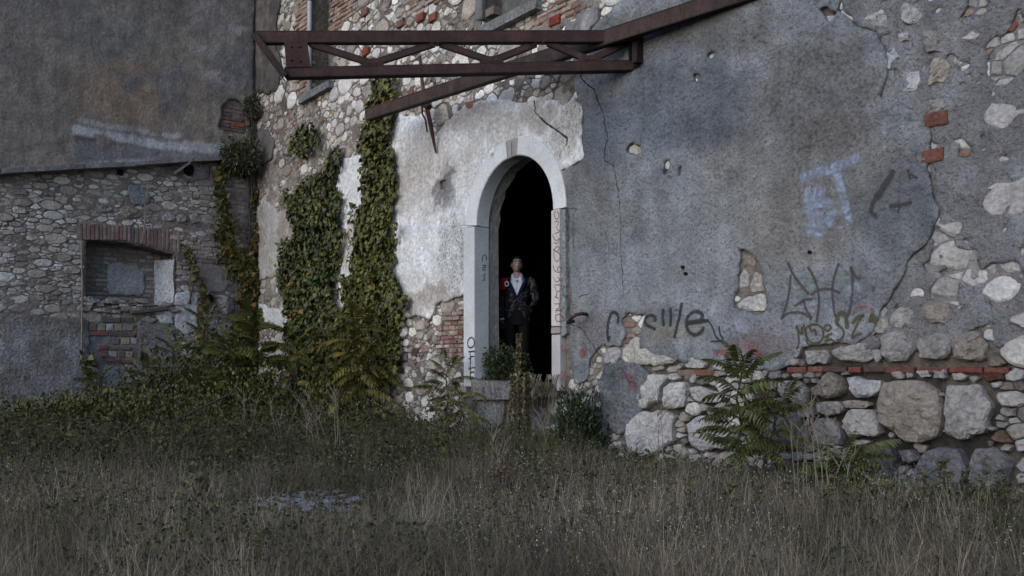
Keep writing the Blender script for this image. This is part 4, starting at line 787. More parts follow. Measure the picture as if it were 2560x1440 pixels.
# OFF on the left jamb, faint letters on its side, red scrawl on the right jamb
q = lambda P: [(a, b) for a, b in P]
stroke(MW, [z1([(150, 312), (130, 335), (130, 375), (150, 392), (175, 380), (182, 345), (170, 315), (150, 312)]), z1([(148, 415), (150, 470)]), z1([(135, 418), (185, 415)]), z1([(150, 455), (180, 452)]), z1([(135, 470), (158, 468)]), z1([(152, 470), (148, 535)]), z1([(135, 545), (185, 535)]), z1([(150, 540), (150, 632)]), z1([(150, 575), (180, 570)])], .032, (.02, .03, .035), 'graffiti', M['paint'], mw, .099)
SR = Wall(MW.at(UL, 0, 0)[:2], (-MW.n[0], -MW.n[1]), MW.e)       # side face of the left jamb
stroke(SR, [[(1206, 655), (1205, 640), (1212, 636), (1216, 642), (1215, 652)], [(1206, 665), (1214, 662), (1214, 670), (1207, 668), (1206, 676), (1214, 674)], [(1213, 686), (1207, 688), (1213, 698), (1206, 702)]], .022, (.10, .10, .12), 'graffiti', M['paint'], mw, .004)
zz = lambda P: Z(P, 1140, 340)
RED = (.20, .085, .085)
stroke(MW, [zz([(790, 565), (775, 600), (800, 640), (820, 600), (800, 570)]), zz([(780, 650), (820, 640), (790, 700), (830, 720), (780, 740)]), zz([(765, 740), (790, 800), (830, 760), (800, 820), (775, 800)]), zz([(770, 850), (800, 880), (825, 840), (790, 830), (770, 900), (800, 960), (830, 900), (800, 870)]), zz([(770, 970), (780, 1020), (830, 1030), (835, 980), (800, 990), (810, 1020)]),
            zz([(775, 1060), (795, 1110), (840, 1060), (845, 1100), (800, 1060)]), zz([(780, 1130), (800, 1180), (830, 1150), (840, 1120), (780, 1120)]), zz([(800, 1170), (800, 1200), (780, 1210), (815, 1220)]), zz([(830, 1190), (815, 1290)]), zz([(780, 1262), (825, 1260)]), zz([(790, 1330), (800, 1290), (840, 1310), (790, 1310)]), zz([(785, 1350), (830, 1330), (845, 1380), (800, 1400), (785, 1350)]), zz([(820, 1340), (850, 1370)])], .017, RED, 'graffiti', M['paint'], mw, .095)
stroke(MW, [(.12, z1([(835, 370), (850, 410)])), (.1, z1([(830, 570), (850, 600), (850, 640)])), (.05, z1([(860, 560), (850, 610)]))], .1, (.27, .07, .075), 'graffiti', M['wash'], mw, .095, fade=.2)
stroke(MW, [(.2, z1([(1200, 500), (1205, 600), (1200, 700)])), (.16, z1([(1200, 760), (1195, 900), (1190, 1040)])), (.1, z1([(270, 680), (290, 780)])), (.05, z1([(330, 680), (335, 790)])), (.04, z1([(370, 690), (372, 790)]))], .1, (.06, .07, .085), 'graffiti', M['wash'], mw, .162, fade=.1)
DKC = (.03, .03, .034)
cr_ = lambda S, wdt, off='grey', par=mw, w=MW: stroke(w, S, wdt, DKC, 'crack_shade', M['paint'], par, off, smooth=0, fade=.1, jit=.5)  # dark ribbons: the shade inside cracks laid on as colour
def wig(P, a=3, n=5):
    Q = []
    for s, t in zip(P[:-1], P[1:]): Q += [(s[0] + (t[0] - s[0]) * k / n + (rnd.uniform(-a, a) if k else 0), s[1] + (t[1] - s[1]) * k / n) for k in range(n)]
    return Q + [P[-1]]
c7 = lambda P: Z(P, 1140, 0)
cr_([wig(c7([(950, 520), (970, 600), (1060, 680), (1120, 830), (1140, 940), (1165, 1040), (1135, 1140), (1135, 1205)]), 2)], .022)
cr_([wig(c7([(1135, 1205), (1210, 1250), (1225, 1370), (1245, 1440)]), 1.5), wig(zz([(1225, 360), (1250, 480), (1260, 640), (1250, 880), (1265, 950), (1275, 1070), (1280, 1180)]), 2), wig(zz([(1130, 700), (1165, 800), (1170, 900)]), 1.5), wig(zz([(900, 640), (905, 850)]), .3), wig(zz([(850, 550), (930, 545), (895, 620)]), 1), wig(zz([(945, 1205), (1030, 1183)]), 1)], .012)
cr_([wig(z1([(860, 205), (960, 240), (1010, 310), (1060, 390), (1100, 440)]), 1)], .014)
cr_([wig(c7([(610, 760), (620, 850), (700, 930), (790, 990), (860, 1045), (850, 1100)]), 2)], .035, 'white')
cr_([wig([(1174, 562), (1155, 566)], 1)], .009, 'white')
cr_([wig(c7([(300, 1200), (305, 1165), (325, 1150)]), .4), wig(c7([(460, 1060), (455, 1110), (458, 1180)]), .4)], .02, .09)
cr_([wig([(1175, 565), (1216, 566)], .4)], .012, .099)
for x, y in ((1716, 669), (1723, 685), (2034, 632)):
    u, v = map(float, MW.uv(x, y)); b_ = MB(); b_.tube([P3(u, v, .0), P3(u, v, .074)], .018, 8, (.012, .012, .012)); b_.build('bolt_hole_shade', M['mortar'], mw)  # near-black stubs on the render, painting the shade of small holes

# ================================================================== STEELWORK
RU = (.036, .018, .017); RD = (.018, .012, .012)
def ell(p, q, up, out, h, b, th=.012, col=RU, flip=1):
    """steel channel: web of height h facing the viewer plus flanges of breadth b going back"""
    mb = MB(); p, q = Vector(p), Vector(q); d = (q - p); dn = d.normalized(); up = (up - dn * up.dot(dn)).normalized(); out = dn.cross(up).normalized() * flip; c = (p + q) / 2
    mb.box(c, d, up * h, out * th, col); mb.box(c + up * (h / 2 + th * .25) - out * (b / 2 - th * .6), d * 1.0005, up * th, out * b, RD); mb.box(c - up * (h / 2 + th * .25) - out * (b / 2 - th * .6), d * 1.0005, up * th, out * b, RD); return mb
def SP(px, py, Y): return Vector(((px - 1280) / F * Y, Y, H + (HY - py) / F * Y))
UPV = Vector((0, 0, 1)); TY = 10.2; tr = empty('rusty_truss', tuple(SP(1596, 168, TY)), label='rusty steel lattice girder jutting left from the grey render above the doorway', cat='girder')
def tmem(a, b, h, br, name, ya=TY, yb=TY): return ell(SP(*a, ya), SP(*b, yb), UPV, None, h, br).build(name, M['rust'], tr)
tmem((642, 92), (1592, 90), .115, .10, 'top_chord'); tmem((712, 181), (1598, 162), .095, .12, 'bottom_chord')
for a, b in (((775, 108), (930, 158)), ((930, 158), (1085, 108)), ((1100, 108), (1230, 152)), ((1230, 152), (1340, 108)), ((1370, 106), (1475, 150)), ((1475, 150), (1570, 104))):
    tmem(a, b, .055, .05, 'brace', TY + .03, TY + .03)
tmem((1586, 150), (1582, 100), .11, .08, 'end_post', TY + .02, TY + .02)
pl = MB()
def plate(P, Y, th=.012): 
    n = len(P); f = [SP(a, b, Y) for a, b in P]; bk = [p + Vector((0, th, 0)) for p in f]; pl.add([tuple(x) for x in f + bk], [tuple(range(n)), tuple(range(n, 2 * n))[::-1]] + [(i, n + i, n + (i + 1) % n, (i + 1) % n) for i in range(n)], (.036, .016, .016))
for P in ([(710, 102), (768, 104), (776, 166), (716, 168)],): plate(P, TY - .02)
pl.build('gusset_plate', M['rust'], tr)
for P in ([(912, 146), (950, 146), (962, 166), (900, 167)], [(1206, 140), (1254, 140), (1262, 160), (1196, 162)], [(1450, 138), (1500, 138), (1508, 156), (1440, 158)], [(1060, 100), (1112, 100), (1096, 116), (1076, 116)], [(1318, 98), (1378, 98), (1360, 112), (1334, 112)]): pl = MB(); plate(P, TY + .012, .006); pl.build('joint_plate', M['rust'], tr)
ell(SP(634, 84, TY - .05), SP(712, 190, TY - .05), UPV, None, .06, .14).build('end_member', M['rust'], tr)
mb = MB(); mb.box(MW.pt(1594, 120, .1), Vector(MW.n.tolist() + [0]) * .10, Vector((*E, 0)) * .08, UPV * .34, RD); mb.build('wall_bracket', M['rust'], tr)
mb = MB(); mb.box(SP(1600, 167, TY - .02), Vector((.14, 0, 0)), Vector((0, .12, 0)), UPV * .03, RD); mb.build('foot_plate', M['rust'], tr)
for x, y in ((728, 116), (748, 116), (728, 150), (750, 152), (922, 156), (940, 156), (1222, 150), (1240, 150), (1466, 146), (1484, 146), (1080, 106), (1094, 106), (1340, 105), (1358, 105), (1584, 92), (1586, 158)):
    mb = MB(); p = SP(x, y, TY - .02); mb.tube([p, p + Vector((0, -.018, 0))], .014, 6, (.05, .026, .02)); mb.build('bolt', M['rust'], tr)
A = MW.pt(917, 286, .80); B = MW.pt(1900, -32, .10)
bm = empty('rusty_beam', tuple(A), label='long rusty channel beam slanting across the wall behind the lattice girder', cat='beam')
ell(A, B, UPV, None, .155, .09, .014, (.045, .028, .025)).build('channel', M['rust'], bm)
mb = MB(); c = MW.pt(1880, -14, .06)
for x, y in ((1650, 58), (1750, 25), (1860, -12)): mb.box(MW.pt(x, y, .09), Vector((*E, 0)) * .07, Vector(MW.n.tolist() + [0]) * .16, UPV * .08, RD)
mb.build('wall_cleat', M['rust'], bm)
ti = empty('tie_rod', tuple(MW.pt(1088, 378, .08)), label='rusty iron rod hanging against the wall left of the arch', cat='rod'); mb = MB()
mb.tube([MW.pt(1049, 142, .35), MW.pt(1056, 210, .30), MW.pt(1066, 262, .25), MW.pt(1078, 320, .2), MW.pt(1090, 382, .08)], [.02, .028, .035, .032, .016], 8, (.085, .04, .03)); mb.build('rod', M['rust'], ti)
mb = MB(); mb.tube([MW.pt(1060, 255, .26), MW.pt(1072, 270, .24)], .055, 8, RU); mb.tube([MW.pt(1054, 255, .27), MW.pt(1056, 285, .25), MW.pt(1064, 300, .2), MW.pt(1068, 330, .12)], .014, 6, (.07, .04, .03)); mb.build('coupling', M['rust'], ti)
mb = MB(); mb.tube([MW.pt(x, y, o) for x, y, o in ((1435, 803, .12), (1420, 806, .22), (1427, 796, .28), (1440, 787, .26), (1455, 784, .16), (1467, 786, .05))], .022, 8, (.05, .028, .026), True)
tag(mb.build('iron_hook', M['rust'], smooth=True), 'bent rusty iron hook sticking out beside the right door jamb', 'hook')

# ================================================================== VEGETATION
T_IVY = np.array([(0, 0, 0), (-.42, .05, .10), (-.52, .42, .12), (0, 1, -.12), (.52, .42, .12), (.42, .05, .10)]); F_IVY = [(0, 1, 2, 3), (0, 3, 4, 5)]
T_LAN = np.array([(0, 0, 0), (-.16, .3, .05), (-.13, .65, .03), (0, 1, -.1), (.13, .65, .03), (.16, .3, .05)])
def norm(a): return a / (np.linalg.norm(a, axis=-1, keepdims=True) + 1e-9)
def leaves(P, tip, nrm, size, cols, T=T_IVY, jit=.6):
    n = len(P); d = norm(tip + rng.normal(0, jit, (n, 3))); w_ = norm(nrm + rng.normal(0, jit, (n, 3))); s = norm(np.cross(d, w_)); w_ = np.cross(s, d)
    size = np.asarray(size).reshape(-1, 1, 1)
    V = P[:, None, :] + size * (T[None, :, 0:1] * s[:, None, :] + T[None, :, 1:2] * d[:, None, :] + T[None, :, 2:3] * w_[:, None, :])
    k = len(T); f = (np.arange(n)[:, None, None] * k + np.array(F_IVY)[None]).reshape(-1, 4); return V.reshape(-1, 3), f, np.repeat(cols, k, 0)
def pick(cl, n, var=.25):
    c = np.array(cl)[rng.integers(0, len(cl), n)] * rng.uniform(1 - var, 1 + var, (n, 1)); return np.hstack([c, np.zeros((n, 1))])
IVYC = [(.060, .068, .020), (.078, .080, .018), (.038, .048, .020), (.115, .108, .024), (.082, .082, .026), (.14, .125, .03)]
IVYD = [(.026, .045, .024), (.034, .055, .024), (.045, .06, .02), (.03, .042, .03)]
YEL = [(.075, .068, .012), (.062, .064, .014), (.095, .075, .014), (.048, .054, .014), (.105, .066, .015)]
def wall_leaves(w, P, dens, size, cl, o0=.08, o1=.24, T=T_IVY, edge=14, gap=.15, seed=1, jit=.55):
    pw = w.poly(P); us = [p[0] for p in pw]; vs = [p[1] for p in pw]; n = int((max(us) - min(us)) * (max(vs) - min(vs)) * dens)
    u = rng.uniform(min(us) - .1, max(us) + .1, n); v = rng.uniform(min(vs) - .1, max(vs) + .1, n); px, py = w.px(u, v)
    qx = px + fbm(u * 4, v * 4, seed) * edge + rng.normal(0, edge * .25, n); qy = py + fbm(u * 4, v * 4, seed + 5) * edge + rng.normal(0, edge * .25, n)
    m = inpoly(qx, qy, P) & (fbm(u * 5, v * 5, seed + 9, 3) > -1 + gap * 2.2 + rng.uniform(0, .25, n)); u = u[m]; v = v[m]; n = len(u)
    lump = np.clip(.5 + fbm(u * 3.2, v * 3.2, seed + 11, 3) * .9, 0, 1); o = o0 + (o1 - o0) * lump * np.sqrt(rng.uniform(.1, 1, n))
    tip = np.tile(np.array([0, 0, -1.0]) + .35 * np.array([*w.n, 0]), (n, 1)); nr = np.tile(np.array([*w.n, .75]), (n, 1))
    return leaves(w.at(u, v, o), tip, nr, rng.uniform(.45, 1.45, n) * size, pick(cl, n, .35), T, jit), (u, v, o)
def climber(name, w, Ps, label, cl, size, dens, grp, stems=7, **k):
    G = [wall_leaves(w, P, dens, size, cl, seed=31 + 7 * i, **k) for i, P in enumerate(Ps)]
    c = w.pt(np.mean([p[0] for p in Ps[0]]), max(p[1] for p in Ps[0]), .1); r = empty(name, tuple(c), label=label, cat='climbing plant', group=grp)
    V = []; Fq = []; C = []; n0 = 0
    for (a, f, cc), _ in G: V.append(a); Fq.append(f + n0); C.append(cc); n0 += len(a)
    tag(mk('leaves', np.vstack(V), np.vstack(Fq), M['leaf'], r, np.vstack(C)), kind='stuff')
    mb = MB()
    for P in Ps:
        if P is not Ps[0] and max(p[1] for p in P) - min(p[1] for p in P) < 150: continue
        y1 = max(p[1] for p in P); y0 = min(p[1] for p in P)
        for s in range(stems):
            x = rnd.uniform(min(p[0] for p in P), max(p[0] for p in P)); pts = []; y = y1
            while y > y0:
                row = [p for p in P if abs(p[1] - y) < 90]
                if row: x += (np.mean([p[0] for p in row]) - x) * .35 + rnd.uniform(-8, 8)
                pts.append(w.pt(x, y, rnd.uniform(.06, .1))); y -= rnd.uniform(25, 45)
            if len(pts) > 2: mb.tube(pts, [.016 * (1 - i / len(pts)) + .005 for i in range(len(pts))], 4, (.11, .09, .07), False)
    mb.build('stem', M['wood'], r); return r
IV = 'ivy climbing the main wall'
I1 = [(945, 190), (1000, 190), (1005, 240), (995, 300), (990, 350), (1000, 420), (1002, 470), (995, 560), (1000, 620), (997, 690), (1008, 735), (1018, 780), (1015, 900), (985, 960), (900, 960), (880, 760), (875, 710), (895, 690), (905, 560), (928, 500), (932, 430), (920, 370), (930, 300), (945, 250)]
climber('climbing_ivy', MW, [I1, [(1000, 545), (1014, 560), (1008, 590), (998, 600)], [(995, 690), (1020, 710), (1042, 765), (1030, 768), (1000, 745)], [(900, 515), (925, 505), (925, 530), (905, 535)]],
        'tall green ivy column climbing past the beam end, nearest the arched doorway', IVYC, .072, 1700, IV, gap=.13)
I2 = [(860, 370), (873, 375), (858, 420), (848, 450), (862, 520), (873, 580), (862, 650), (850, 700), (848, 750), (885, 800), (885, 990), (760, 1000), (745, 820), (716, 700), (722, 610), (752, 585), (735, 530), (735, 500), (770, 460), (815, 435), (838, 410)]
climber('climbing_ivy', MW, [I2, [(868, 485), (876, 495), (862, 520), (855, 510)], [(735, 385), (745, 345), (790, 308), (812, 330), (800, 372), (770, 392)]],
        'broad dark ivy mass on the rubble between the corner and the bare plaster strip', IVYD[:2] + IVYC[:5], .072, 1550, IV, gap=.16, edge=18)
climber('climbing_ivy', MW, [[(738, 730), (760, 740), (770, 860), (760, 1010), (738, 1010), (735, 850)]], 'narrow dark ivy strand hanging low beside the wall corner', IVYD, .07, 1300, IV, gap=.05, stems=3)
climber('autumn_creeper', MW, [[(738, 650), (748, 655), (756, 730), (748, 790), (736, 790), (733, 720)], [(740, 760), (775, 770), (770, 790), (735, 800)]], 'yellow orange creeper strand hanging over the dark ivy', [(.17, .10, .02), (.13, .09, .015), (.10, .08, .015)], .11, 500, None, gap=.0, stems=2, T=T_LAN * np.array([2, 1, 1]))
CR = 'yellow green creepers on the side wall'
climber('creeper', SW, [[(525, 415), (550, 405), (568, 425), (556, 470), (570, 500), (574, 560), (570, 605), (610, 640), (612, 700), (580, 690), (548, 650), (533, 600), (538, 530), (526, 500), (530, 450)], [(512, 425), (522, 430), (530, 450), (524, 452)]],
        'yellow green creeper dropping from the ledge towards the corner', YEL, .085, 950, CR, gap=.12, stems=5)
climber('creeper', SW, [[(628, 470), (636, 470), (640, 600), (642, 700), (640, 860), (560, 900), (590, 800), (596, 740), (585, 690), (610, 640), (626, 600)], [(570, 780), (650, 770), (655, 900), (600, 1000), (560, 1000)]],
        'dense yellow creeper filling the lower corner of the side wall', YEL, .09, 1100, CR, gap=.12, stems=6)
climber('creeper', SW, [[(452, 615), (468, 618), (485, 660), (497, 700), (505, 740), (500, 760), (487, 745), (478, 700), (462, 660)], [(492, 745), (520, 740), (514, 780), (500, 860), (480, 860)]],
        'thin creeper strand winding down beside the brick recess', YEL, .085, 800, CR, gap=.0, stems=2)
climber('creeper', SW, [[(200, 870), (235, 905), (262, 970), (285, 1000), (275, 1030), (240, 1000), (215, 960), (198, 940)], [(322, 770), (345, 790), (358, 815), (345, 820), (328, 800)]], 'sparse creeper leaves trailing over the grey plaster at the left edge', YEL[3:4] + IVYC[1:3], .085, 420, CR, gap=.1, stems=3)
# leafy shrubs built from a cloud of leaves on branching stems
def shrub(name, c, rx, ry, rz, n, size, cl, label, cat='shrub', T=T_IVY, grp=None, stems=10, low=0.0, up=.3, lump=1.0):
    c = Vector(c); r = empty(name, tuple(c), label=label, cat=cat, group=grp)
    D = norm(rng.normal(0, 1, (n, 3))); D[:, 2] = np.abs(D[:, 2]) * (1 - low) + D[:, 2] * low; R = rng.uniform(.25, 1, n) ** .6
    R = R * (1 + lump * .5 * fbm(D[:, 0] * 2.2 + D[:, 2] * 2 + 7, D[:, 1] * 2.2 + D[:, 2] * 1.3 + c.x * 3, 15, 3))
    P = np.array(c) + D * R[:, None] * np.array([rx, ry, rz]); tip = D + np.array([0, 0, up])
    V, f, cc = leaves(P, tip, D * .5 + np.array([0, -.2, .8]), rng.uniform(.6, 1.3, n) * size, pick(cl, n, .3), T); tag(mk('leaves', V, f, M['leaf'], r, cc), kind='stuff')
    mb = MB()
    for i in range(stems):
        d = Vector(D[i]); e = c + Vector((d.x * rx, d.y * ry, d.z * rz)) * .8; m_ = c + (e - c) * .5 + Vector((0, 0, rz * .15)); mb.tube([c + Vector((d.x * rx * .1, 0, -.05)), m_, e], [.014, .009, .004], 4, (.08, .065, .05), False)
    mb.build('stem', M['wood'], r); return r
def wallY(px, w=MW): u = w.uv(px, 900)[0]; return float(w.P[1] + u * w.e[1])
def gp(px, Y): x = (px - 1280) / F * Y; return Vector((x, Y, float(gz(x, Y))))
DGR = [(.018, .034, .016), (.026, .042, .018), (.034, .045, .018)]
shrub('doorway_bush', MW.pt(1268, 957, -.28), .36, .26, .50, 2600, .045, [(.028, .045, .018), (.04, .05, .016), (.022, .035, .016)], 'dark green bush growing on the door sill at the left jamb', T=T_LAN * np.array([1.6, 1, 1]))
shrub('juniper_like_bush', gp(1447, wallY(1447) - .42) + Vector((0, 0, .12)), .34, .25, .62, 2600, .06, DGR, 'dark needle leaved bush against the wall foot right of the doorway', T=T_LAN, stems=8, up=1)
shrub('corner_shrub', SW.pt(600, 400, .35), .42, .3, .42, 1500, .09, [(.045, .055, .022), (.06, .065, .025), (.05, .05, .03)], 'wispy shrub rooted high in the wall corner above the ledge end', T=T_LAN, low=.8, up=-.3)
shrub('corner_tuft', SW.pt(634, 275, .2), .2, .2, .32, 500, .08, [(.05, .06, .025), (.07, .07, .04), (.06, .05, .035)], 'small tuft growing in the wall corner under the dark render', T=T_LAN, low=.8, up=-.3)
hr = empty('dry_trailing_vine', tuple(MW.pt(1370, 945, .1)), label='dry grey green vine spilling over the right half of the door sill', cat='vine')
(V, f, cc), _ = wall_leaves(MW, [(1330, 940), (1400, 935), (1403, 965), (1385, 1000), (1345, 1030), (1325, 1010)], 1700, .045, [(.10, .10, .055), (.075, .08, .04), (.13, .12, .08)], .14, .3, T_IVY, seed=5, gap=.05, edge=10)
tag(mk('leaves', V, f, M['leaf'], hr, cc), kind='stuff'); mb = MB()
for i in range(26):
    x = rnd.uniform(1318, 1400); mb.tube([MW.pt(x, 936, .1), MW.pt(x - 6, 955, .24), MW.pt(x - rnd.uniform(5, 25), 990, .26), MW.pt(x - rnd.uniform(10, 40), rnd.uniform(1000, 1060), .22)], .006, 3, (.14, .12, .085), False)
mb.build('stem', M['wood'], hr)
def curtain(px0, px1, w, y0, y1, n):
    mb = MB()
    for i in range(n):
        x = rnd.uniform(px0, px1); pts = [w.pt(x + rnd.uniform(-4, 4), y, rnd.uniform(.04, .12)) for y in np.linspace(y0 + rnd.uniform(0, 30), y1 - rnd.uniform(0, (y1 - y0) * .3), 7)]; mb.tube(pts, .008, 3, (.15, .135, .115), False)
    return mb
cv = curtain(612, 640, SW, 250, 560, 16); V, f, cc = wall_leaves(SW, [(600, 240), (640, 240), (640, 440), (610, 400)], 120, .08, [(.05, .05, .03)], .1, .3)[0]
ct = empty('dead_vine', tuple(SW.pt(625, 560, .05)), label='bundle of dead brown vine stems hanging down the wall corner', cat='vine'); cv.build('stem', M['wood'], ct); tag(mk('leaves', V, f, M['leaf'], ct, cc), kind='stuff')
cr2 = empty('bare_vine', tuple(SW.pt(357, 605, .05)), label='single pale root like stem crossing the rubble above the brick recess', cat='vine'); mb = MB(); mb.tube([SW.pt(x, y, .085) for x, y in ((372, 455), (368, 480), (362, 510), (364, 545), (358, 580), (354, 608))], .011, 5, (.22, .19, .16)); mb.build('stem', M['wood'], cr2)
mb = MB(); mb.tube([SW.pt(x, y, .085) for x, y in ((590, 470), (594, 510), (590, 560), (586, 610))], .010, 5, (.2, .17, .15)); mb.tube([SW.pt(x, y, .085) for x, y in ((590, 650), (584, 672), (575, 690))], .010, 5, (.2, .17, .15)); mb.build('stem', M['wood'], cr2)
# ailanthus: pinnate leaves
def frond_mesh(L, pairs, ll, droop, cols, seed, wid=.20):
    r = random.Random(seed); mb = MB(); N = 9; pts = []
    for i in range(N + 1):
        t = i / N; a = .35 - droop * t; 
        p = Vector((0, 0, 0)) if i == 0 else pts[-1] + Vector((math.cos(a), 0, math.sin(a))) * (L / N); pts.append(p)
    mb.tube(pts, [.006 * (1 - .8 * i / N) for i in range(N + 1)], 3, (.085, .07, .035), False)
    for k in range(pairs + 1):
        t = .14 + .86 * k / pairs; f = t * N; i = min(int(f), N - 1); b = pts[i].lerp(pts[i + 1], f - i); d = (pts[i + 1] - pts[i]).normalized(); size = ll * (math.sin(math.pi * min(1, .18 + t * .78)) ** .6) * r.uniform(.85, 1.12)
        sides = tuple(q_ for q_ in (-1, 1) if r.random() > .06) if k < pairs else (0,)
        for s in sides:
            ax = (Vector((0, s, 0)) + d * .42).normalized() if s else d; ax = (ax + Vector((0, 0, -.62 + r.uniform(-.2, .15)))).normalized(); side = ax.cross(Vector((0, 0, 1))).normalized(); up = side.cross(ax); w_ = size * wid
            c = r.choice(cols); kk = r.uniform(.8, 1.25); c = tuple(x * kk for x in c)
            v = [b, b + ax * size * .28 + side * w_ + up * w_ * .3, b + ax * size * .66 + side * w_ * .7, b + ax * size - up * size * .12, b + ax * size * .66 - side * w_ * .7, b + ax * size * .28 - side * w_ + up * w_ * .3, b + ax * size * .5 - up * w_ * .15]
            mb.add(v, [(0, 1, 6), (1, 2, 6), (2, 3, 6), (3, 4, 6), (4, 5, 6), (5, 0, 6)], (*c, 0))
    me = bpy.data.meshes.new('leaf'); me.from_pydata([tuple(x) for x in mb.v], [], mb.f); a = me.attributes.new('col', 'FLOAT_COLOR', 'POINT'); a.data.foreach_set('color', np.array(mb.c, np.float32).ravel()); me.materials.append(M['leaf']); me.update(); return me
GA = [(.066, .078, .020), (.056, .070, .022), (.085, .088, .022), (.050, .062, .022)]; GY_ = [(.12, .105, .024), (.095, .09, .022), (.15, .115, .022), (.08, .08, .022)]
FM = {k: [frond_mesh(L, n, ll, dr, cl, s * 7 + i, wd * 1.15) for i, (L, n, ll, dr) in enumerate(sp)] for s, (k, cl, wd, sp) in enumerate((
    ('green', GA, .15, ((.62, 13, .135, 1.1), (.52, 11, .125, .9), (.45, 10, .12, 1.3))), ('yellow', GY_, .17, ((.85, 13, .17, 1.7), (.7, 11, .16, 1.4), (.6, 10, .15, 2.0))), ('broad', [(.085, .095, .018), (.07, .085, .02), (.06, .075, .018)], .26, ((.8, 9, .26, 1.2), (.65, 8, .22, 1.4), (.55, 7, .2, 1.0)))))}
AG = 'tree of heaven saplings along the wall'
def sapling(px, Y, h, n, kind, label, sc=1.0, lean=0.0, z0=.2, rz=0, yb=None):
    b = gp(px, Y); r = empty('ailanthus_sapling', tuple(b), label=label, cat='sapling', group=AG); q = random.Random(int(px * 3 + Y * 10)); k = 8
    ax = [b + Vector((lean * (i / k) ** 1.5 + .02 * math.sin(i * 1.7 + px), .02 * math.cos(i * 2.1), h * i / k - (.1 if i == 0 else 0))) for i in range(k + 1)]
    mb = MB(); mb.tube(ax, [.024 * (1 - .7 * i / k) for i in range(k + 1)], 6, (.075, .065, .05)); mb.build('stem', M['wood'], r)
    for i in range(n):
        t = z0 + (1 - z0) * i / (n - 1); f = min(t * k, k - .001); p = ax[int(f)].lerp(ax[int(f) + 1], f - int(f)); az = i * 2.399 + q.uniform(-.3, .3)
        if math.sin(az) > .35: az = -az                     # the wall side grows little
        el = q.uniform(-.1, .65) + (.7 * max(0, t - .72) / .28); o = bpy.data.objects.new('leaf', q.choice(FM[kind])); COL.objects.link(o); o.parent = r; o.location = p - b
        s = sc * q.uniform(.8, 1.1) * (1 - .25 * max(0, t - .8) / .2); o.scale = (s, s, s); o.rotation_euler = (q.uniform(-.55, .55), -el, az)
    return r
sapling(1848, wallY(1848) - .75, 1.0, 34, 'green', 'tallest green sapling in front of the boulders on the right', .98)
sapling(1903, wallY(1903) - .65, .74, 20, 'green', 'second green sapling growing just right of the tallest one', .8, lean=.2)
sapling(2105, wallY(2105) - .7,  .26, 20, 'green', 'low spreading sapling under the big boulder at the right', .95)
sapling(905, wallY(905) - .9, 1.8, 38, 'yellow', 'large yellowing sapling with drooping fronds in front of the ivy', 1.05, z0=.3)
sapling(820, wallY(820) - .8, 1.75, 20, 'yellow', 'yellow green sapling left of the large drooping one', .95, z0=.35)
sapling(1118, wallY(1118) - .7, 1.0, 20, 'green', 'small green sapling between ivy and left door jamb', .85, z0=.35)
sapling(1150, wallY(1150) - 1.1, .72, 8, 'yellow', 'stunted yellow sapling below the OFF lettering', .6, z0=.4)
sapling(640, 16.2, 1.9, 20, 'broad', 'broad leaved sapling at the foot of the wall corner', 1.0, z0=.25)
sapling(690, 15.8, 1.75, 14, 'broad', 'broad leaved sapling leaning right from the wall corner', .95, lean=.25, z0=.3)
sapling(520, 15.6, 1.75, 22, 'green', 'fine leaved sapling in front of the side wall below the creeper strand', 1.1, z0=.25)
sapling(430, 15.2, 1.45, 18, 'green', 'leftmost fine leaved sapling before the side wall', 1.0, z0=.25)
sapling(370, 14.7, 1.15, 14, 'green', 'short fine leaved sapling among the brambles under the brick patch', .9, z0=.3)
sapling(575, 15.4, 1.5, 18, 'broad', 'broad leaved sapling between the fine leaved one and the wall corner', .8, z0=.25)
sapling(740, 15.2, 1.35, 14, 'yellow', 'yellowing sapling right of the bare plaster strip', .8, z0=.3)
sapling(250, 14.4, .95, 10, 'green', 'sparse sapling before the grey plaster at the left edge', .8, z0=.3)
BU = 'leafy bushes at the foot of the side wall'
for px, Y, rx, rz_, n, cl, lb in ((560, 16.0, 1.0, 1.15, 3600, YEL, 'yellow green bush under the creepers in the corner'), (430, 15.4, .8, 1.0, 2600, YEL[1:4] + IVYC[:2], 'dark green bush below the recess end'), (640, 15.0, 1.0, .75, 3200, IVYC + YEL[1:2], 'low dark bush at the very corner of the walls'),
                                  (300, 14.6, 1.3, .5, 3200, IVYC + YEL[:2], 'low bramble bush at the left under the plaster'), (470, 13.9, 1.4, .5, 3600, YEL[1:4] + IVYC[:2], 'wide bramble mound in front of the saplings'), (160, 13.6, 1.3, .45, 3000, YEL[1:4] + IVYC[:2], 'bramble mound at the far left edge'),
                                  (820, 14.6, .9, .6, 2600, YEL[1:4], 'low bramble mound under the large yellow sapling'), (960, 14.0, .7, .35, 1500, IVYC, 'flat weed patch at the foot of the tall ivy')):
    b = gp(px, Y); shrub('bush', b, rx, .7, rz_ * 1.1, int(n * 1.25), .062, [tuple(x * .8 for x in q_) for q_ in cl], lb, grp=BU, T=T_LAN * np.array([1.9, 1, 1]), stems=16, lump=2.2, up=.8)
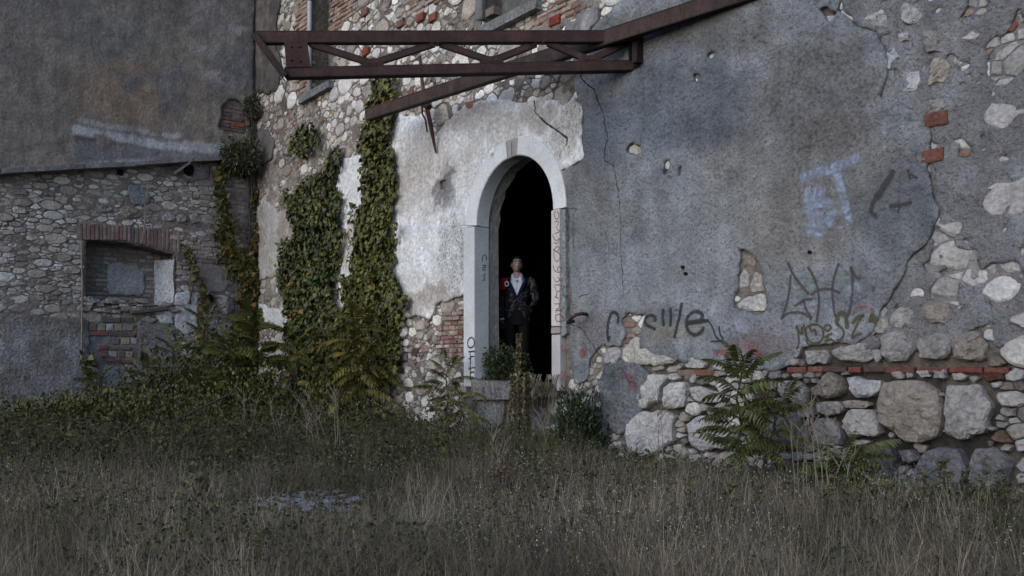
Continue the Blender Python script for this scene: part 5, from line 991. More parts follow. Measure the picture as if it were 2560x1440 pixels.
# dry upright stalks and mulleins
def stalk(name, px, Y, h, label, grp, n=3, lean=.15, col=(.17, .145, .12), r0=.005, seedy=True):
    b = gp(px, Y); r = empty(name, tuple(b), label=label, cat='dry weed', group=grp); mb = MB(); q = random.Random(int(px))
    for i in range(n):
        a = q.uniform(-lean, lean); hh = h * q.uniform(.7, 1); pts = [b + Vector((a * hh * (k / 5) ** 1.4 + q.uniform(-.01, .01) + i * .03, q.uniform(-.02, .02), hh * k / 5)) for k in range(6)]; mb.tube(pts, [r0 * (1 - k / 8) for k in range(6)], 4, col, False)
        if seedy:
            for s in range(6):
                p = pts[3].lerp(pts[5], q.random()); mb.tube([p, p + Vector((q.uniform(-.12, .12), q.uniform(-.05, .05), q.uniform(.05, .16)))], [.003, .002], 3, col, False)
    mb.build('stem', M['wood'], r); return r
DG_ = 'dry stalks standing in the grass'
for px, Y, h, n, ln in ((770, 9.5, .62, 5, .3), (830, 9.2, .85, 4, .45), (690, 10.4, .75, 4, .3), (610, 10.8, .8, 3, .2), (1640, 8.2, .9, 3, .12), (1985, 6.7, .78, 4, .12), (2040, 6.5, .8, 4, .2), (2075, 6.6, .55, 3, .3), (1230, 7.8, .45, 4, .3), (2200, 6.4, .3, 3, .3), (1360, 9.3, .55, 3, .2)):
    stalk('dry_stalk', px, Y, h, {770: 'fan of dry stalks left of the bare white patch', 830: 'tallest dry stalks leaning right by the bare patch', 690: 'dry stalks before the dark corner bush', 610: 'dry stalks in front of the left bramble mound', 1640: 'thin dark stalks before the pale boulder', 1985: 'dry stalks right of the tallest sapling', 2040: 'tall pale stalks in front of the low sapling', 2075: 'short dry stalks beside the tall pale ones', 1230: 'short dry stalks in the middle of the meadow', 2200: 'low dry stalks at the right foreground', 1360: 'dry stalks below the trailing vine'}[px], DG_, n, ln)
for px, Y, y0, lb in ((1296, 10.9, 838, 'tallest brown mullein spike standing in front of the door sill'), (1282, 10.7, 940, 'shorter brown mullein spike left of the tallest one'), (1318, 11.1, 935, 'slim mullein spike at the middle of the sill')):
    b = gp(px, Y); h = H + (HY - y0) / F * Y; r = empty('mullein_spike', tuple(b), label=lb, cat='dry weed', group='brown mullein spikes before the doorway'); mb = MB(); mb.tube([b, b + Vector((.01, 0, h * .5)), b + Vector((-.01, 0, h))], [.016, .013, .006], 5, (.09, .07, .045), False); mb.build('stem', M['wood'], r)
    n = 420; t = rng.uniform(.18, 1, n); a = rng.uniform(0, 6.28, n); rr = .035 * (1.15 - t) + .012 * rng.random(n); P = np.array(b) + np.stack([np.cos(a) * rr, np.sin(a) * rr, t * h], 1); V, f, cc = leaves(P, np.stack([np.cos(a), np.sin(a), np.ones(n) * .8], 1), np.stack([np.cos(a), np.sin(a), a * 0], 1), rng.uniform(.02, .045, n), pick([(.12, .10, .05), (.16, .14, .09), (.08, .07, .03)], n)); tag(mk('seed_heads', V, f, M['leaf'], r, cc), kind='stuff')
shrub('broad_leaved_weed', gp(492, 6.6), .12, .09, .32, 60, .055, [(.10, .085, .028), (.07, .07, .025), (.12, .10, .045)], 'yellowing broad leaved weed standing in the left foreground grass', 'weed', stems=4, up=.5)
shrub('dock_plant', gp(1258, 6.9), .09, .07, .30, 420, .018, [(.11, .05, .03), (.08, .04, .025)], 'small rusty brown seeding dock in the middle of the meadow', 'weed', stems=5, up=1)
shrub('green_tuft', gp(530, 4.95), .16, .10, .10, 260, .05, [(.06, .075, .02), (.05, .06, .02)], 'small bright green tuft at the bottom left of the meadow', 'weed', T=T_LAN * np.array([1.2, 1, 1]), stems=3, up=1)
shrub('leafy_weed', gp(1640, 7.9), .10, .08, .22, 60, .06, [(.06, .075, .02), (.075, .08, .025)], 'small leafy weed below the pale boulder', 'weed', stems=3, up=.6)
for px, Y, r in ((215, 4.75, .05), (250, 4.8, .07), (275, 4.7, .04), (1700, 6.0, .05)):
    q_ = random.Random(px); b = gp(px, Y); vs_ = []; ids = []
    bm_ = __import__('bmesh').new(); __import__('bmesh').ops.create_icosphere(bm_, subdivisions=2, radius=r)
    for v_ in bm_.verts: v_.co *= 1 + .5 * float(fbm(v_.co.x * 22 + px, v_.co.y * 22 + v_.co.z * 14, 3, 2)); v_.co.z *= .6
    me_ = bpy.data.meshes.new('field_stone'); bm_.to_mesh(me_); bm_.free(); a_ = me_.attributes.new('col', 'FLOAT_COLOR', 'POINT'); a_.data.foreach_set('color', np.tile(np.array([.36, .35, .35, .4], np.float32), len(me_.vertices))); me_.materials.append(M['stone'])
    tag(link('field_stone', me_, None, b + Vector((0, 0, .03))), {215: 'pale stone nearest the left edge in the foreground grass', 250: 'largest pale stone lying in the lower left grass', 275: 'smallest pale stone at the right end of the lower left row', 1700: 'lone grey stone in the grass right of centre'}[px], 'stone', 'loose stones in the grass')
# fallen branch at the left
mb = MB(); mb.tube([gp(420, 12.6) + Vector((0, 0, .25)), gp(500, 12.9) + Vector((0, 0, .45)), gp(575, 13.2) + Vector((0, 0, .62)), gp(600, 13.3) + Vector((0, 0, .8))], [.025, .022, .016, .006], 6, (.05, .04, .035))
tag(mb.build('bare_branch', M['wood']), 'bare dark branch leaning out of the bramble mound at the left', 'branch'); mb = MB(); mb.tube([SW.pt(205, 865, .3), SW.pt(260, 880, .35), SW.pt(310, 915, .4), SW.pt(345, 960, .5)], [.01, .014, .016, .02], 6, (.06, .05, .05))
tag(mb.build('bare_branch', M['wood']), 'bare dark branch crossing the grey plaster under the brick patch', 'branch')
# pale bare patch of rubble and lime in the meadow
n1_ = 40; aa, bb = np.meshgrid(np.linspace(-2.15, -.95, n1_), np.linspace(6.1, 7.5, n1_), indexing='ij'); gg = np.arange(aa.size).reshape(aa.shape)
ca, cb = aa[:-1, :-1], bb[:-1, :-1]; mk_ = ((np.hypot((ca + 1.53) / .56, (cb - 6.85) / .6) + fbm(ca * 4, cb * 4, 8) * .6 + np.clip(fbm(ca * 14, cb * 9, 18), 0, 1) * 1.5) < .85)
I_, J_ = np.nonzero(mk_); fq = np.stack([gg[I_, J_], gg[I_ + 1, J_], gg[I_ + 1, J_ + 1], gg[I_, J_ + 1]], 1); zz_ = gz(aa, bb) + .022 + .012 * fbm(aa * 9, bb * 9, 12)
cc_ = np.tile(np.array([.30, .31, .345, 1.0]), (aa.size, 1)) * (1 + .5 * fbm(aa * 5, bb * 5, 19).ravel()[:, None])
tag(mk('bare_ground', np.stack([aa.ravel(), bb.ravel(), zz_.ravel()], 1), fq, M['plaster_white'], None, cc_), kind='structure')

# ---------------------------------------------------- meadow (nobody could count it)
def field(n, y0, y1, xf=.72, pw=1.0):
    Y = (y0 ** (1 - pw) + rng.random(n) * (y1 ** (1 - pw) - y0 ** (1 - pw))) ** (1 / (1 - pw)) if pw != 1 else y0 * (y1 / y0) ** rng.random(n)
    X = rng.uniform(-xf, xf, n) * Y; d = (X - MW.P[0]) * MW.n[0] + (Y - MW.P[1]) * MW.n[1]; c = SW.P; ds = (X - c[0]) * SW.n[0] + (Y - c[1]) * SW.n[1]; m = (d > .06) & (ds > .06); return X[m], Y[m], d[m]
def thin(X, Y):
    px = 1280 + F * X / Y; bare = (px > 660) & (px < 900) & (Y > 5.6) & (Y < 7.4); return np.where(bare, .32 + .35 * (fbm(X * 4, Y * 4, 3) > .1), 1.0)
def blades(n, hmin, hmax, wd, cl, seed, y0=3.6, y1=20, clump=.0, bend=.5, segs=3, thr=-2, hfn=None, pw=1.0):
    X, Y, d = field(n, y0, y1, pw=pw); cn = fbm(X * 1.1 + seed, Y * 1.1, seed, 3); k = (cn > thr + rng.uniform(-.12, .12, len(X))) & (rng.random(len(X)) < thin(X, Y) * 1.2); X, Y, cn = X[k], Y[k], cn[k]; n = len(X)
    if clump: X = X + rng.normal(0, clump, n) * 0; 
    h = rng.uniform(hmin, hmax, n) * (1 + .5 * fbm(X * .7, Y * .7, seed + 2, 2)) * (1 + .7 * fbm(X * 3.5, Y * 3.5, seed + 4, 2)) * thin(X, Y)
    if hfn is not None: h = h * hfn(X, Y)
    h = h * np.where((X / Y > .08) & (np.hypot(0, (X - MW.P[0]) * MW.n[0] + (Y - MW.P[1]) * MW.n[1]) < 1.5), .55, 1)
    w_ = wd * (.5 + .09 * Y) * rng.uniform(.6, 1.3, n); az = rng.uniform(0, 6.283, n) + 1.5 * fbm(X, Y, seed + 8, 2); bd = bend * rng.uniform(.1, 1, n) ** 1.3 * h; Z0 = gz(X, Y) - .02
    dx, dy = np.cos(az), np.sin(az); sx, sy = -dy, dx; yaw = rng.uniform(-.9, .9, n); sx, sy = np.cos(yaw), np.sin(yaw)
    V = []
    for s in range(segs + 1):
        t = s / segs; cxp = X + dx * bd * t ** 1.8; cyp = Y + dy * bd * t ** 1.8; zc_ = Z0 + h * (t - .35 * (bd / np.maximum(h, .01)) * t ** 2.6); ww = w_ * (1 - .75 * t)
        V.append(np.stack([cxp - sx * ww, cyp - sy * ww, zc_], 1)); V.append(np.stack([cxp + sx * ww, cyp + sy * ww, zc_], 1))
    V = np.stack(V, 1); k = 2 * (segs + 1); f = np.concatenate([(np.arange(n)[:, None] * k + np.array([[2 * s, 2 * s + 1, 2 * s + 3, 2 * s + 2]])) for s in range(segs)])
    c = pick(cl, n, .35); c[:, :3] *= np.clip(1 + .9 * fbm(X * .8 + 4, Y * .8, seed + 20, 3) + .5 * fbm(X * 3, Y * 3, seed + 21, 2), .35, 2)[:, None]; return V.reshape(-1, 3), f, np.repeat(c, k, 0)
def tussocks(nc, per, hmin, hmax, wd, cl, seed, y0=3.6, y1=14, sp=.07, lean=1.35, region=None, segs=3):
    X, Y, d = field(nc, y0, y1); k = (fbm(X * .9 + seed, Y * .9, seed, 3) > -.15) & (rng.random(len(X)) < thin(X, Y)); 
    if region is not None: k &= region(X, Y)
    X, Y = X[k], Y[k]; nc = len(X); m = per; cx = np.repeat(X, m); cy = np.repeat(Y, m); H0 = np.repeat(rng.uniform(hmin, hmax, nc) * np.where((X / Y > .08) & (np.abs((X - MW.P[0]) * MW.n[0] + (Y - MW.P[1]) * MW.n[1]) < 1.5), .6, 1), m); n = nc * m; a = rng.uniform(0, 6.283, n); r0 = np.abs(rng.normal(0, sp, n)); tilt = np.repeat(rng.uniform(0, 6.283, nc), m)
    X = cx + np.cos(a) * r0; Y = cy + np.sin(a) * r0; h = H0 * rng.uniform(.5, 1.1, n); bd = h * lean * rng.uniform(.1, 1, n) ** 1.2; dx = np.cos(a) + .6 * np.cos(tilt); dy = np.sin(a) + .6 * np.sin(tilt); Z0 = gz(X, Y) - .02; w_ = wd * (.5 + .09 * Y) * rng.uniform(.6, 1.4, n); yaw = rng.uniform(-.9, .9, n); sx, sy = np.cos(yaw), np.sin(yaw); V = []
    for s in range(segs + 1):
        t = s / segs; zc_ = Z0 + h * (t - .75 * (bd / np.maximum(h, .01)) * t ** 2.2); ww = w_ * (1 - .75 * t); cxp = X + dx * bd * t ** 1.4; cyp = Y + dy * bd * t ** 1.4; zc_ = np.maximum(zc_, Z0 + .01)
        V.append(np.stack([cxp - sx * ww, cyp - sy * ww, zc_], 1)); V.append(np.stack([cxp + sx * ww, cyp + sy * ww, zc_], 1))
    V = np.stack(V, 1); k = 2 * (segs + 1); f = np.concatenate([(np.arange(n)[:, None] * k + np.array([[2 * s, 2 * s + 1, 2 * s + 3, 2 * s + 2]])) for s in range(segs)])
    c = pick(cl, n, .2); c[:, :3] *= np.repeat(rng.uniform(.5, 1.6, nc), m)[:, None]; return V.reshape(-1, 3), f, np.repeat(c, k, 0)
def weed_clumps(nc, per, hmin, hmax, size, cl, region, y0=8, y1=17):
    X, Y, d = field(nc, y0, y1); k = region(X, Y) & (rng.random(len(X)) < thin(X, Y)); X, Y = X[k], Y[k]; nc = len(X); H0 = rng.uniform(hmin, hmax, nc) * np.clip(.75 + .9 * fbm(X * .8, Y * .8, 71, 3), .25, 1.4); n = nc * per; t = rng.uniform(.1, 1, n); h = np.repeat(H0, per); a = rng.uniform(0, 6.283, n); r = h * .28 * (1.1 - t) * rng.uniform(.3, 1, n)
    lx = np.repeat(rng.normal(0, .15, nc) * H0, per) * t; P = np.stack([np.repeat(X, per) + lx + np.cos(a) * r, np.repeat(Y, per) + np.sin(a) * r, gz(np.repeat(X, per), np.repeat(Y, per)) + h * t], 1)
    c = pick(cl, n, .3); c[:, :3] *= np.repeat(rng.uniform(.6, 1.4, nc), per)[:, None]; T = T_LAN * np.array([1.5, 1, 1]); return leaves(P, np.stack([np.cos(a), np.sin(a), .6 + 0 * a], 1), np.tile([0, -.4, 1.0], (n, 1)), rng.uniform(.5, 1.4, n) * size, c, T)
STRAW = [(.135, .112, .085), (.105, .086, .064), (.165, .138, .105), (.08, .066, .050), (.115, .10, .070)]
GREEN = [(.048, .052, .020), (.038, .045, .022), (.062, .060, .022), (.052, .046, .022)]
rightness = lambda X, Y: np.where(X / Y > -.05, 1.0, .85)
wallfoot = lambda X, Y: np.where(Y > 9, 1.25, 1.0)
def stuff(name, label, cat, parts):
    V = []; Fq = []; C = []; n0 = 0
    for a, f, c in parts: V.append(a); Fq.append(f + n0); C.append(c); n0 += len(a)
    tag(mk(name, np.vstack(V), np.vstack(Fq), M['grass'], None, np.vstack(C)), label, cat, kind='stuff')
stuff('dry_grass', 'dry straw coloured grass covering the ground before the walls', 'grass', [tussocks(2600, 26, .16, .42, .0016, STRAW, 51), tussocks(2200, 30, .2, .46, .0015, [(.30, .255, .20), (.22, .185, .14), (.15, .125, .09)], 53, y1=8, region=lambda X, Y: (X > -.8) | (Y < 5.4)), tussocks(900, 22, .2, .55, .0016, STRAW, 55, y0=7), blades(70000, .09, .27, .0016, STRAW, 3, hfn=rightness, bend=.95), blades(34000, .22, .42, .0013, STRAW[:3], 9, bend=1.1, thr=-.02), blades(22000, .10, .28, .0018, [(.23, .195, .15), (.18, .15, .115)], 15, y1=7.5, bend=1.3, thr=.05)])
stuff('green_grass', 'dull green grass and weeds mixed into the dry meadow', 'grass', [tussocks(900, 24, .14, .34, .0022, GREEN, 57), blades(55000, .08, .26, .0018, GREEN, 23, thr=-.12, hfn=wallfoot), blades(26000, .2, .5, .0022, GREEN[:3], 29, y0=8.5, thr=-.1, bend=.6)])
X, Y, d = field(85000, 3.8, 18); cn = fbm(X * 1.3 + 3, Y * 1.3, 44, 3); k = (cn > -.02) & (rng.random(len(X)) < thin(X, Y)); X, Y, cn = X[k], Y[k], cn[k]; n = len(X); hh = rng.uniform(.02, .30, n) * np.clip(.5 + cn * 1.6, .3, 1.2) * np.where((Y > 9) & (X / Y < -.05), 1.3, 1) * np.where(X / Y > .1, .7, 1)
hv = leaves(np.stack([X, Y, gz(X, Y) + hh], 1), rng.normal(0, 1, (n, 3)), np.tile([0, -.5, 1.0], (n, 1)), rng.uniform(.012, .03, n) * (.5 + Y * .07), pick([(.044, .050, .022), (.052, .052, .020), (.036, .042, .026), (.075, .065, .028)], n, .3))
OLV = [(.055, .056, .022), (.045, .050, .022), (.070, .064, .024), (.036, .042, .022)]
wl = weed_clumps(1500, 46, .25, .75, .05, OLV, lambda X, Y: (X / Y < -.055) & (Y > 8.6)); wr = weed_clumps(900, 36, .15, .4, .04, OLV + [(.07, .055, .03)], lambda X, Y: (X / Y > .0) & ((X / Y < .12) | (Y < 6.5)), 5.5, 12); wf = weed_clumps(700, 30, .08, .26, .03, OLV, lambda X, Y: X > -99, 3.9, 9)
stuff('weed_foliage', 'small leaved green and olive weeds spreading through the grass', 'weeds', [hv, wl, wr, wf])
X, Y, d = field(30000, 3.9, 15); cn = fbm(X * 1.2 + 30, Y * 1.2, 64, 3); k = (cn > .05) & (rng.random(len(X)) < thin(X, Y)); X, Y = X[k], Y[k]; n = len(X)
sv_ = leaves(np.stack([X, Y, gz(X, Y) + rng.uniform(.12, .36, n)], 1), rng.normal(0, 1, (n, 3)), rng.normal(0, 1, (n, 3)), rng.uniform(.005, .010, n) * (.5 + Y * .08), pick([(.26, .25, .20), (.20, .19, .14), (.32, .32, .30)], n))
stuff('seed_fluff', 'tiny pale seed heads scattered over the weeds', 'seed heads', [sv_])

# ================================================================== PERSON
MY = 13.2; FZ = ZSILL - .01; mx = (1292 - 1280) / F * MY; S_ = 1.0
man = empty('person', (mx, MY, FZ), rz=0, label='man in dark patterned jacket and white open collar shirt standing inside the doorway', cat='person')
def skin(name, J, Eg, Rd, m, par, col, lv=2, loc=(0, 0, 0)):
    me = bpy.data.meshes.new(name); me.from_pydata([tuple(p) for p in J], Eg, []); o = bpy.data.objects.new(name, me); COL.objects.link(o); md = o.modifiers.new('skin', 'SKIN'); me.skin_vertices[0].data[0].use_root = True
    for i, r in enumerate(Rd): me.skin_vertices[0].data[i].radius = (r, r) if not hasattr(r, '__len__') else r
    s = o.modifiers.new('sub', 'SUBSURF'); s.levels = lv; s.render_levels = lv
    dg = bpy.context.evaluated_depsgraph_get(); me2 = bpy.data.meshes.new_from_object(o.evaluated_get(dg)); bpy.data.objects.remove(o)
    a = me2.attributes.new('col', 'FLOAT_COLOR', 'POINT'); a.data.foreach_set('color', np.tile(np.array([*col, 0], np.float32), len(me2.vertices))); me2.materials.clear(); me2.materials.append(m); me2.polygons.foreach_set('use_smooth', [True] * len(me2.polygons)); me2.name = name
    return link(name, me2, par, loc)
# body: one continuous figure (pelvis root); viewer's left arm hangs, the other hand goes to the hip pocket
J = [(0, 0, .98), (0, 0, 1.15), (0, .01, 1.32), (0, .015, 1.47), (0, .0, 1.555), (0, -.01, 1.60),
     (-.18, .01, 1.41), (-.235, .02, 1.16), (-.215, -.03, .90), (-.21, -.04, .83), (.18, .01, 1.41), (.275, .04, 1.17), (.14, .0, .96), (.10, .0, .92),
     (-.10, 0, .92), (-.115, -.01, .50), (-.12, .03, .08), (-.13, -.12, .04), (.10, 0, .92), (.12, -.01, .50), (.13, .03, .08), (.15, -.12, .04)]
Eg = [(0, 1), (1, 2), (2, 3), (3, 4), (4, 5), (3, 6), (6, 7), (7, 8), (8, 9), (3, 10), (10, 11), (11, 12), (12, 13), (0, 14), (14, 15), (15, 16), (16, 17), (0, 18), (18, 19), (19, 20), (20, 21)]
Rd = [(.125, .09), (.12, .085), (.13, .09), (.095, .065), .056, .05, .045, .04, .028, .036, .045, .04, .03, .034, .085, .058, .04, .035, .085, .058, .04, .035]
def hand(b, dirs, n0):
    """five fingers of unequal length, slightly curled"""
    for (dx, dy, l, r) in dirs:
        k = len(J); J.append((b[0] + dx, b[1] + dy, b[2] - l * .45)); J.append((b[0] + dx * 1.1, b[1] + dy - .008, b[2] - l * .75)); J.append((b[0] + dx * 1.05, b[1] + dy - .022, b[2] - l)); Eg.extend([(n0, k), (k, k + 1), (k + 1, k + 2)]); Rd.extend([r, r * .95, r * .8])
hand(J[9], [(-.026, -.010, .085, .009), (-.010, -.014, .10, .0095), (.008, -.014, .105, .0095), (.025, -.010, .095, .009), (.045, -.03, .055, .0105)], 9)
hand(J[13], [(-.026, -.010, .08, .009), (-.010, -.014, .095, .0095), (.008, -.014, .10, .0095), (.025, -.010, .09, .009), (-.045, -.03, .05, .0105)], 13)
SK = (.33, .245, .215)
body = skin('body', J, Eg, Rd, M['skin'], man, SK)
bc_ = body.data.attributes['col'].data                     # under the clothes and on the gloved hands the figure is dark
for v_ in body.data.vertices:
    if v_.co.z < 1.44: bc_[v_.index].color = (.012, .012, .022, 0)
# head with features, tilted back
def head():
    nu, nv = 32, 28; V = []
    for i in range(nv + 1):
        ph = math.pi * i / nv
        for k in range(nu):
            th = 2 * math.pi * k / nu; x = 1.04 * math.sin(ph) * math.sin(th); y = -math.sin(ph) * math.cos(th); z = math.cos(ph)
            X = x * .076; Y_ = y * .096; Z_ = z * .118; fr = max(0, -y)
            if z < 0: X *= 1 - .13 * (-z) ** 1.6; Y_ *= 1 - .10 * (-z)
            if fr > .3:
                e = lambda a, b, s1, s2: math.exp(-((X - a) / s1) ** 2 - ((Z_ - b) / s2) ** 2)
                Y_ -= .017 * e(0, -.030, .013, .02) + .012 * e(0, .002, .009, .03) + .010 * e(0, -.066, .026, .010) + .012 * e(0, -.098, .024, .016) + .007 * e(0, .030, .055, .010)
                Y_ += .012 * (e(-.031, .008, .017, .012) + e(.031, .008, .017, .012)) + .004 * e(0, -.052, .014, .005)
            if y > 0: Y_ *= 1.08
            V.append((X, Y_, Z_))
    Fq = [(i * nu + k, i * nu + (k + 1) % nu, (i + 1) * nu + (k + 1) % nu, (i + 1) * nu + k) for i in range(nv) for k in range(nu)]; return V, Fq
V, Fq = head(); R_ = Matrix.Rotation(math.radians(-9), 4, 'X') @ Matrix.Rotation(math.radians(9), 4, 'Z') @ Matrix.Rotation(math.radians(4), 4, 'Y'); HC = Vector((mx + .0, MY - .015, FZ + 1.676))
hd = lambda p: HC + R_ @ (Vector(p) * .97)
C = []
for (x, y, z) in V:
    c = SK
    if y < 0:
        if abs(abs(x) - .031) < .018 and abs(z - .036) < .010: c = (.06, .04, .035)
        if abs(x) < .024 and abs(z + .056) < .007: c = (.20, .115, .10)
    C.append((*c, 0))
vv_ = [hd(p) for p in V]; mk('head', vv_, Fq, M['skin'], man, C, True)
hb = MB()
def ball(mb, c, r, col, n=8):
    vs = []; 
    for i in range(n + 1):
        for k in range(n): a = math.pi * i / n; b = 2 * math.pi * k / n; vs.append(hd((c[0] + r[0] * math.sin(a) * math.cos(b), c[1] + r[1] * math.sin(a) * math.sin(b), c[2] + r[2] * math.cos(a))))
    mb.add(vs, [(i * n + k, i * n + (k + 1) % n, (i + 1) * n + (k + 1) % n, (i + 1) * n + k) for i in range(n) for k in range(n)], col)
for s in (-1, 1):
    e = MB(); ball(e, (.031 * s, -.083, .009), (.0125, .008, .0075), (.38, .36, .34)); ball(e, (.031 * s, -.090, .009), (.0080, .0035, .0068), (.02, .015, .012)); e.build('eye', M['skin'], man, True)
    e = MB(); ball(e, (.079 * s, .012, -.01), (.012, .02, .032), SK); e.build('ear', M['skin'], man, True)
hv_ = []; nu = 32
for i, (x, y, z) in enumerate(V):
    k = 1.10 + .025 * math.sin(i * 1.3); hv_.append(hd((x * k, y * k + .002, z * k + .002)))
hf = [q for q in Fq if all((V[i][2] > .060) or (abs(V[i][0]) > .060 and V[i][2] > .012 and V[i][1] > -.055) or (V[i][1] > .012 and V[i][2] > -.055) or (V[i][1] > -.03 and V[i][2] > .03) for i in q)]
mk('hair', hv_, hf, M['cloth'], man, np.array((.012, .010, .009, 0)), True)
# clothes: lofted rings
def loft(name, rings, m, col, n=28, skip=None, parent=man, colf=None):
    V = []; C = []
    for (cx, cy, z, rx, ry) in rings:
        for k in range(n):
            a = 2 * math.pi * k / n; V.append((mx + cx + rx * math.sin(a), MY + cy - ry * math.cos(a), FZ + z)); C.append((*(colf(cx + rx * math.sin(a), z, a) if colf else col), 0))
    Fq = [(i * n + k, i * n + (k + 1) % n, (i + 1) * n + (k + 1) % n, (i + 1) * n + k) for i in range(len(rings) - 1) for k in range(n) if not (skip and skip(rings[i][2], (k + .5) / n * 360))]
    return mk(name, V, Fq, m, parent, C, True)
jr = [(.01, .0, .86, .205, .15), (.005, 0, .90, .202, .146), (0, 0, .98, .188, .138), (0, 0, 1.08, .172, .13), (0, 0, 1.16, .172, .13), (0, 0, 1.24, .185, .135), (0, 0, 1.32, .20, .14), (0, 0, 1.39, .215, .135), (0, .005, 1.44, .225, .115), (0, .01, 1.475, .19, .095), (0, .012, 1.505, .12, .08), (0, .012, 1.53, .075, .07)]
rr = []
for a, b in zip(jr[:-1], jr[1:]): rr += [tuple(x + (y - x) * t / 3 for x, y in zip(a, b)) for t in range(3)]
rr.append(jr[-1]); NJ = 56
def vopen(z, a):
    a = a if a < 180 else 360 - a
    if z > 1.20: return a < 2 + (z - 1.20) / .32 * 38
    if z < 1.06: return a < 3 + ((1.06 - z) / .2) ** 1.6 * 46
    return False
mj = bpy.data.materials.new('jacket'); mj.use_nodes = True; N = mj.node_tree.nodes; Lk = mj.node_tree.links; b = N['Principled BSDF']; b.inputs['Roughness'].default_value = .8; b.inputs['Specular IOR Level'].default_value = .1; tc = N.new('ShaderNodeTexCoord')
n1 = N.new('ShaderNodeTexNoise'); n1.inputs['Scale'].default_value = 17; n1.inputs['Detail'].default_value = 3; n1.inputs['Distortion'].default_value = 1.8; Lk.new(tc.outputs['Object'], n1.inputs['Vector'])
cr0 = N.new('ShaderNodeValToRGB'); Lk.new(n1.outputs['Fac'], cr0.inputs[0]); el = cr0.color_ramp.elements; el[0].position = .50; el[0].color = (.007, .007, .022, 1); el[1].position = .72; el[1].color = (.13, .09, .045, 1)
for p, c in ((.54, (.012, .012, .035, 1)), (.57, (.10, .085, .06, 1)), (.60, (.03, .03, .03, 1)), (.655, (.14, .13, .12, 1)), (.69, (.04, .05, .08, 1))): e = el.new(p); e.color = c
Lk.new(cr0.outputs[0], b.inputs['Base Color'])
jk = loft('jacket', rr, mj, (.02, .02, .05), NJ, skip=vopen)
def sleeve(P, R, name='sleeve', m=mj, col=(.02, .02, .05)):
    mb = MB(); mb.tube([Vector((mx + a, MY + b_, FZ + c)) for a, b_, c in P], R, 14, (*col, 0)); return mb.build(name, m, man, True)
sleeve([(-.165, .01, 1.46), (-.205, .01, 1.43), (-.225, .015, 1.34), (-.24, .02, 1.18), (-.235, .0, 1.04), (-.222, -.02, .93), (-.218, -.03, .885)], [.055, .075, .08, .07, .062, .056, .054]); sleeve([(.165, .01, 1.46), (.205, .01, 1.43), (.238, .02, 1.34), (.272, .035, 1.19), (.262, .035, 1.12), (.215, .02, 1.06), (.17, .01, 1.0), (.13, .01, .95)], [.055, .075, .08, .072, .07, .062, .058, .05])
sleeve([(-.218, -.03, .892), (-.216, -.033, .868)], [.047, .046], 'cuff', M['cloth'], (.55, .56, .60))
mb = MB()
for i in range(5): pass
loft('shirt', [(0, 0, 1.12, .15, .118), (0, 0, 1.17, .155, .120), (0, 0, 1.28, .17, .124), (0, 0, 1.38, .18, .118), (0, 0, 1.44, .13, .088), (0, .0, 1.475, .085, .068)], M['cloth'], (.56, .62, .76), 28)
cl = MB()
for s in (-1, 1):                                           # open collar wings
    P = [(.014, -.098, 1.435), (.052, -.078, 1.515), (.066, -.02, 1.555), (.088, -.045, 1.505), (.068, -.108, 1.42)]; cl.add([(mx + s * a, MY + b_, FZ + c) for a, b_, c in P] + [(mx + s * a * .93, MY + b_ + .01, FZ + c) for a, b_, c in P], [(0, 1, 2, 3, 4), (9, 8, 7, 6, 5)] + [(i, 5 + i, 5 + (i + 1) % 5, (i + 1) % 5) for i in range(5)], (.60, .66, .80))
cl.build('collar', M['cloth'], man)
def ringpt(z, a, k=1.0):
    for A_, B_ in zip(jr[:-1], jr[1:]):
        if A_[2] <= z <= B_[2]:
            t = (z - A_[2]) / (B_[2] - A_[2]); c = [x + (y - x) * t for x, y in zip(A_, B_)]; return (mx + c[0] + c[3] * k * math.sin(a), MY + c[1] - c[4] * k * math.cos(a) - .004, FZ + z)
for s in (-1, 1):
    Vl = []; zs_ = np.linspace(1.185, 1.50, 12)
    for z in zs_:
        a0 = math.radians(max(0, -2 + (z - 1.20) / .32 * 38)); w0 = math.radians(3 + 15 * min(1, (z - 1.185) / .12) * (1 if z < 1.42 else .7)); Vl += [ringpt(z, s * a0, 1.0), ringpt(z, s * (a0 + w0 * .5), 1.07), ringpt(z, s * (a0 + w0), 1.05), ringpt(z, s * (a0 + w0), 1.0)]
    mk('lapel', Vl, [(i * 4 + k, i * 4 + k + 1, (i + 1) * 4 + k + 1, (i + 1) * 4 + k) for i in range(11) for k in range(3)], M['cloth'], man, np.array((.008, .008, .04, 0)), True)
mb = MB(); c = ringpt(1.385, -.85, 1.02); v0_ = [(-.275, 1.30), (-.165, 1.31), (-.13, 1.47), (-.20, 1.49), (-.27, 1.44)]
sh = []
for ux, uz in v0_: sh.append((mx + ux, MY - (.145 if ux > -.18 else .095), FZ + uz))
sh = [(a, MY - .155 + .1 * ((mx - .13 - a) / .14) ** 2 + .06 * max(0, (c_ - FZ - 1.40) / .08), c_) for a, b_, c_ in sh]
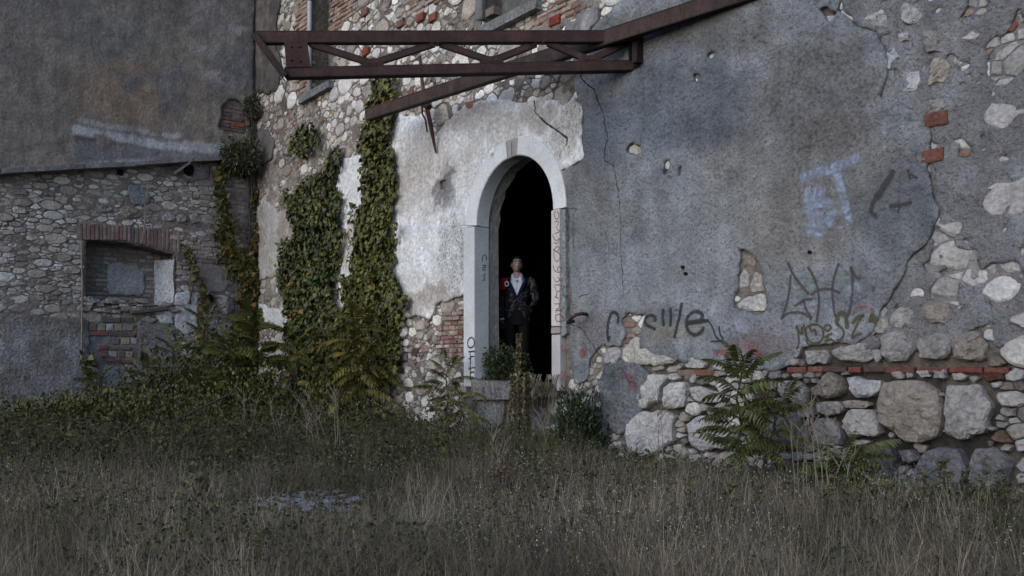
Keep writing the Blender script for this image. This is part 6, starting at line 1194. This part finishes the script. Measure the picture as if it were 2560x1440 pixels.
mb.add(sh + [(a, b_ + .02, c_) for a, b_, c_ in sh], [(0, 1, 2, 3, 4)] + [(i, 5 + i, 5 + (i + 1) % 5, (i + 1) % 5) for i in range(5)], (.30, .02, .015)); mb.build('red_shoulder_patch', M['cloth'], man)
mb = MB(); bc = Vector((mx - .145, MY - .158, FZ + 1.385)); ang = [2 * math.pi * i / 16 for i in range(16)]
vs = [bc + Vector((math.cos(a) * .034, 0, math.sin(a) * .040)) for a in ang] + [bc + Vector((math.cos(a) * .018, -.008, math.sin(a) * .024)) for a in ang] + [bc + Vector((math.cos(a) * .034, .012, math.sin(a) * .04)) for a in ang]
mb.add(vs, [(i, (i + 1) % 16, 16 + (i + 1) % 16, 16 + i) for i in range(16)] + [(32 + i, 32 + (i + 1) % 16, (i + 1) % 16, i) for i in range(16)], (.60, .60, .62)); mb.add([bc + Vector((math.cos(a) * .018, -.007, math.sin(a) * .024)) for a in ang], [tuple(range(16))], (.015, .015, .02)); mb.build('badge', M['cloth'], man)
mb = MB(); mb.box((mx + .0, MY - .108, FZ + 1.435), (.03, 0, .01), (0, .02, 0), (0, 0, .012), (.06, .07, .12)); mb.box((mx - .005, MY - .118, FZ + 1.33), (.008, 0, 0), (0, .01, 0), (0, 0, .26), (.40, .42, .5)); mb.build('shirt_placket', M['cloth'], man)
loft('trouser_top', [(0, 0, .80, .165, .125), (0, 0, .90, .175, .13), (0, 0, 1.0, .165, .122), (0, 0, 1.09, .155, .120)], M['cloth'], (.004, .004, .005))
for s in (-1, 1): sleeve([(.095 * s, .0, 1.0), (.10 * s, 0, .85), (.11 * s, 0, .52), (.12 * s, .02, .25), (.125 * s, .03, .06)], [.11, .10, .08, .07, .072], 'trouser_leg', M['cloth'], (.004, .004, .005))
for s in (-1, 1):
    mb = MB(); mb.tube([(mx + .125 * s, MY + .07, FZ + .045), (mx + .13 * s, MY - .03, FZ + .05), (mx + .135 * s, MY - .12, FZ + .04), (mx + .14 * s, MY - .18, FZ + .028)], [.045, .05, .045, .026], 10, (.01, .01, .01)); mb.build('shoe', M['cloth'], man, True)
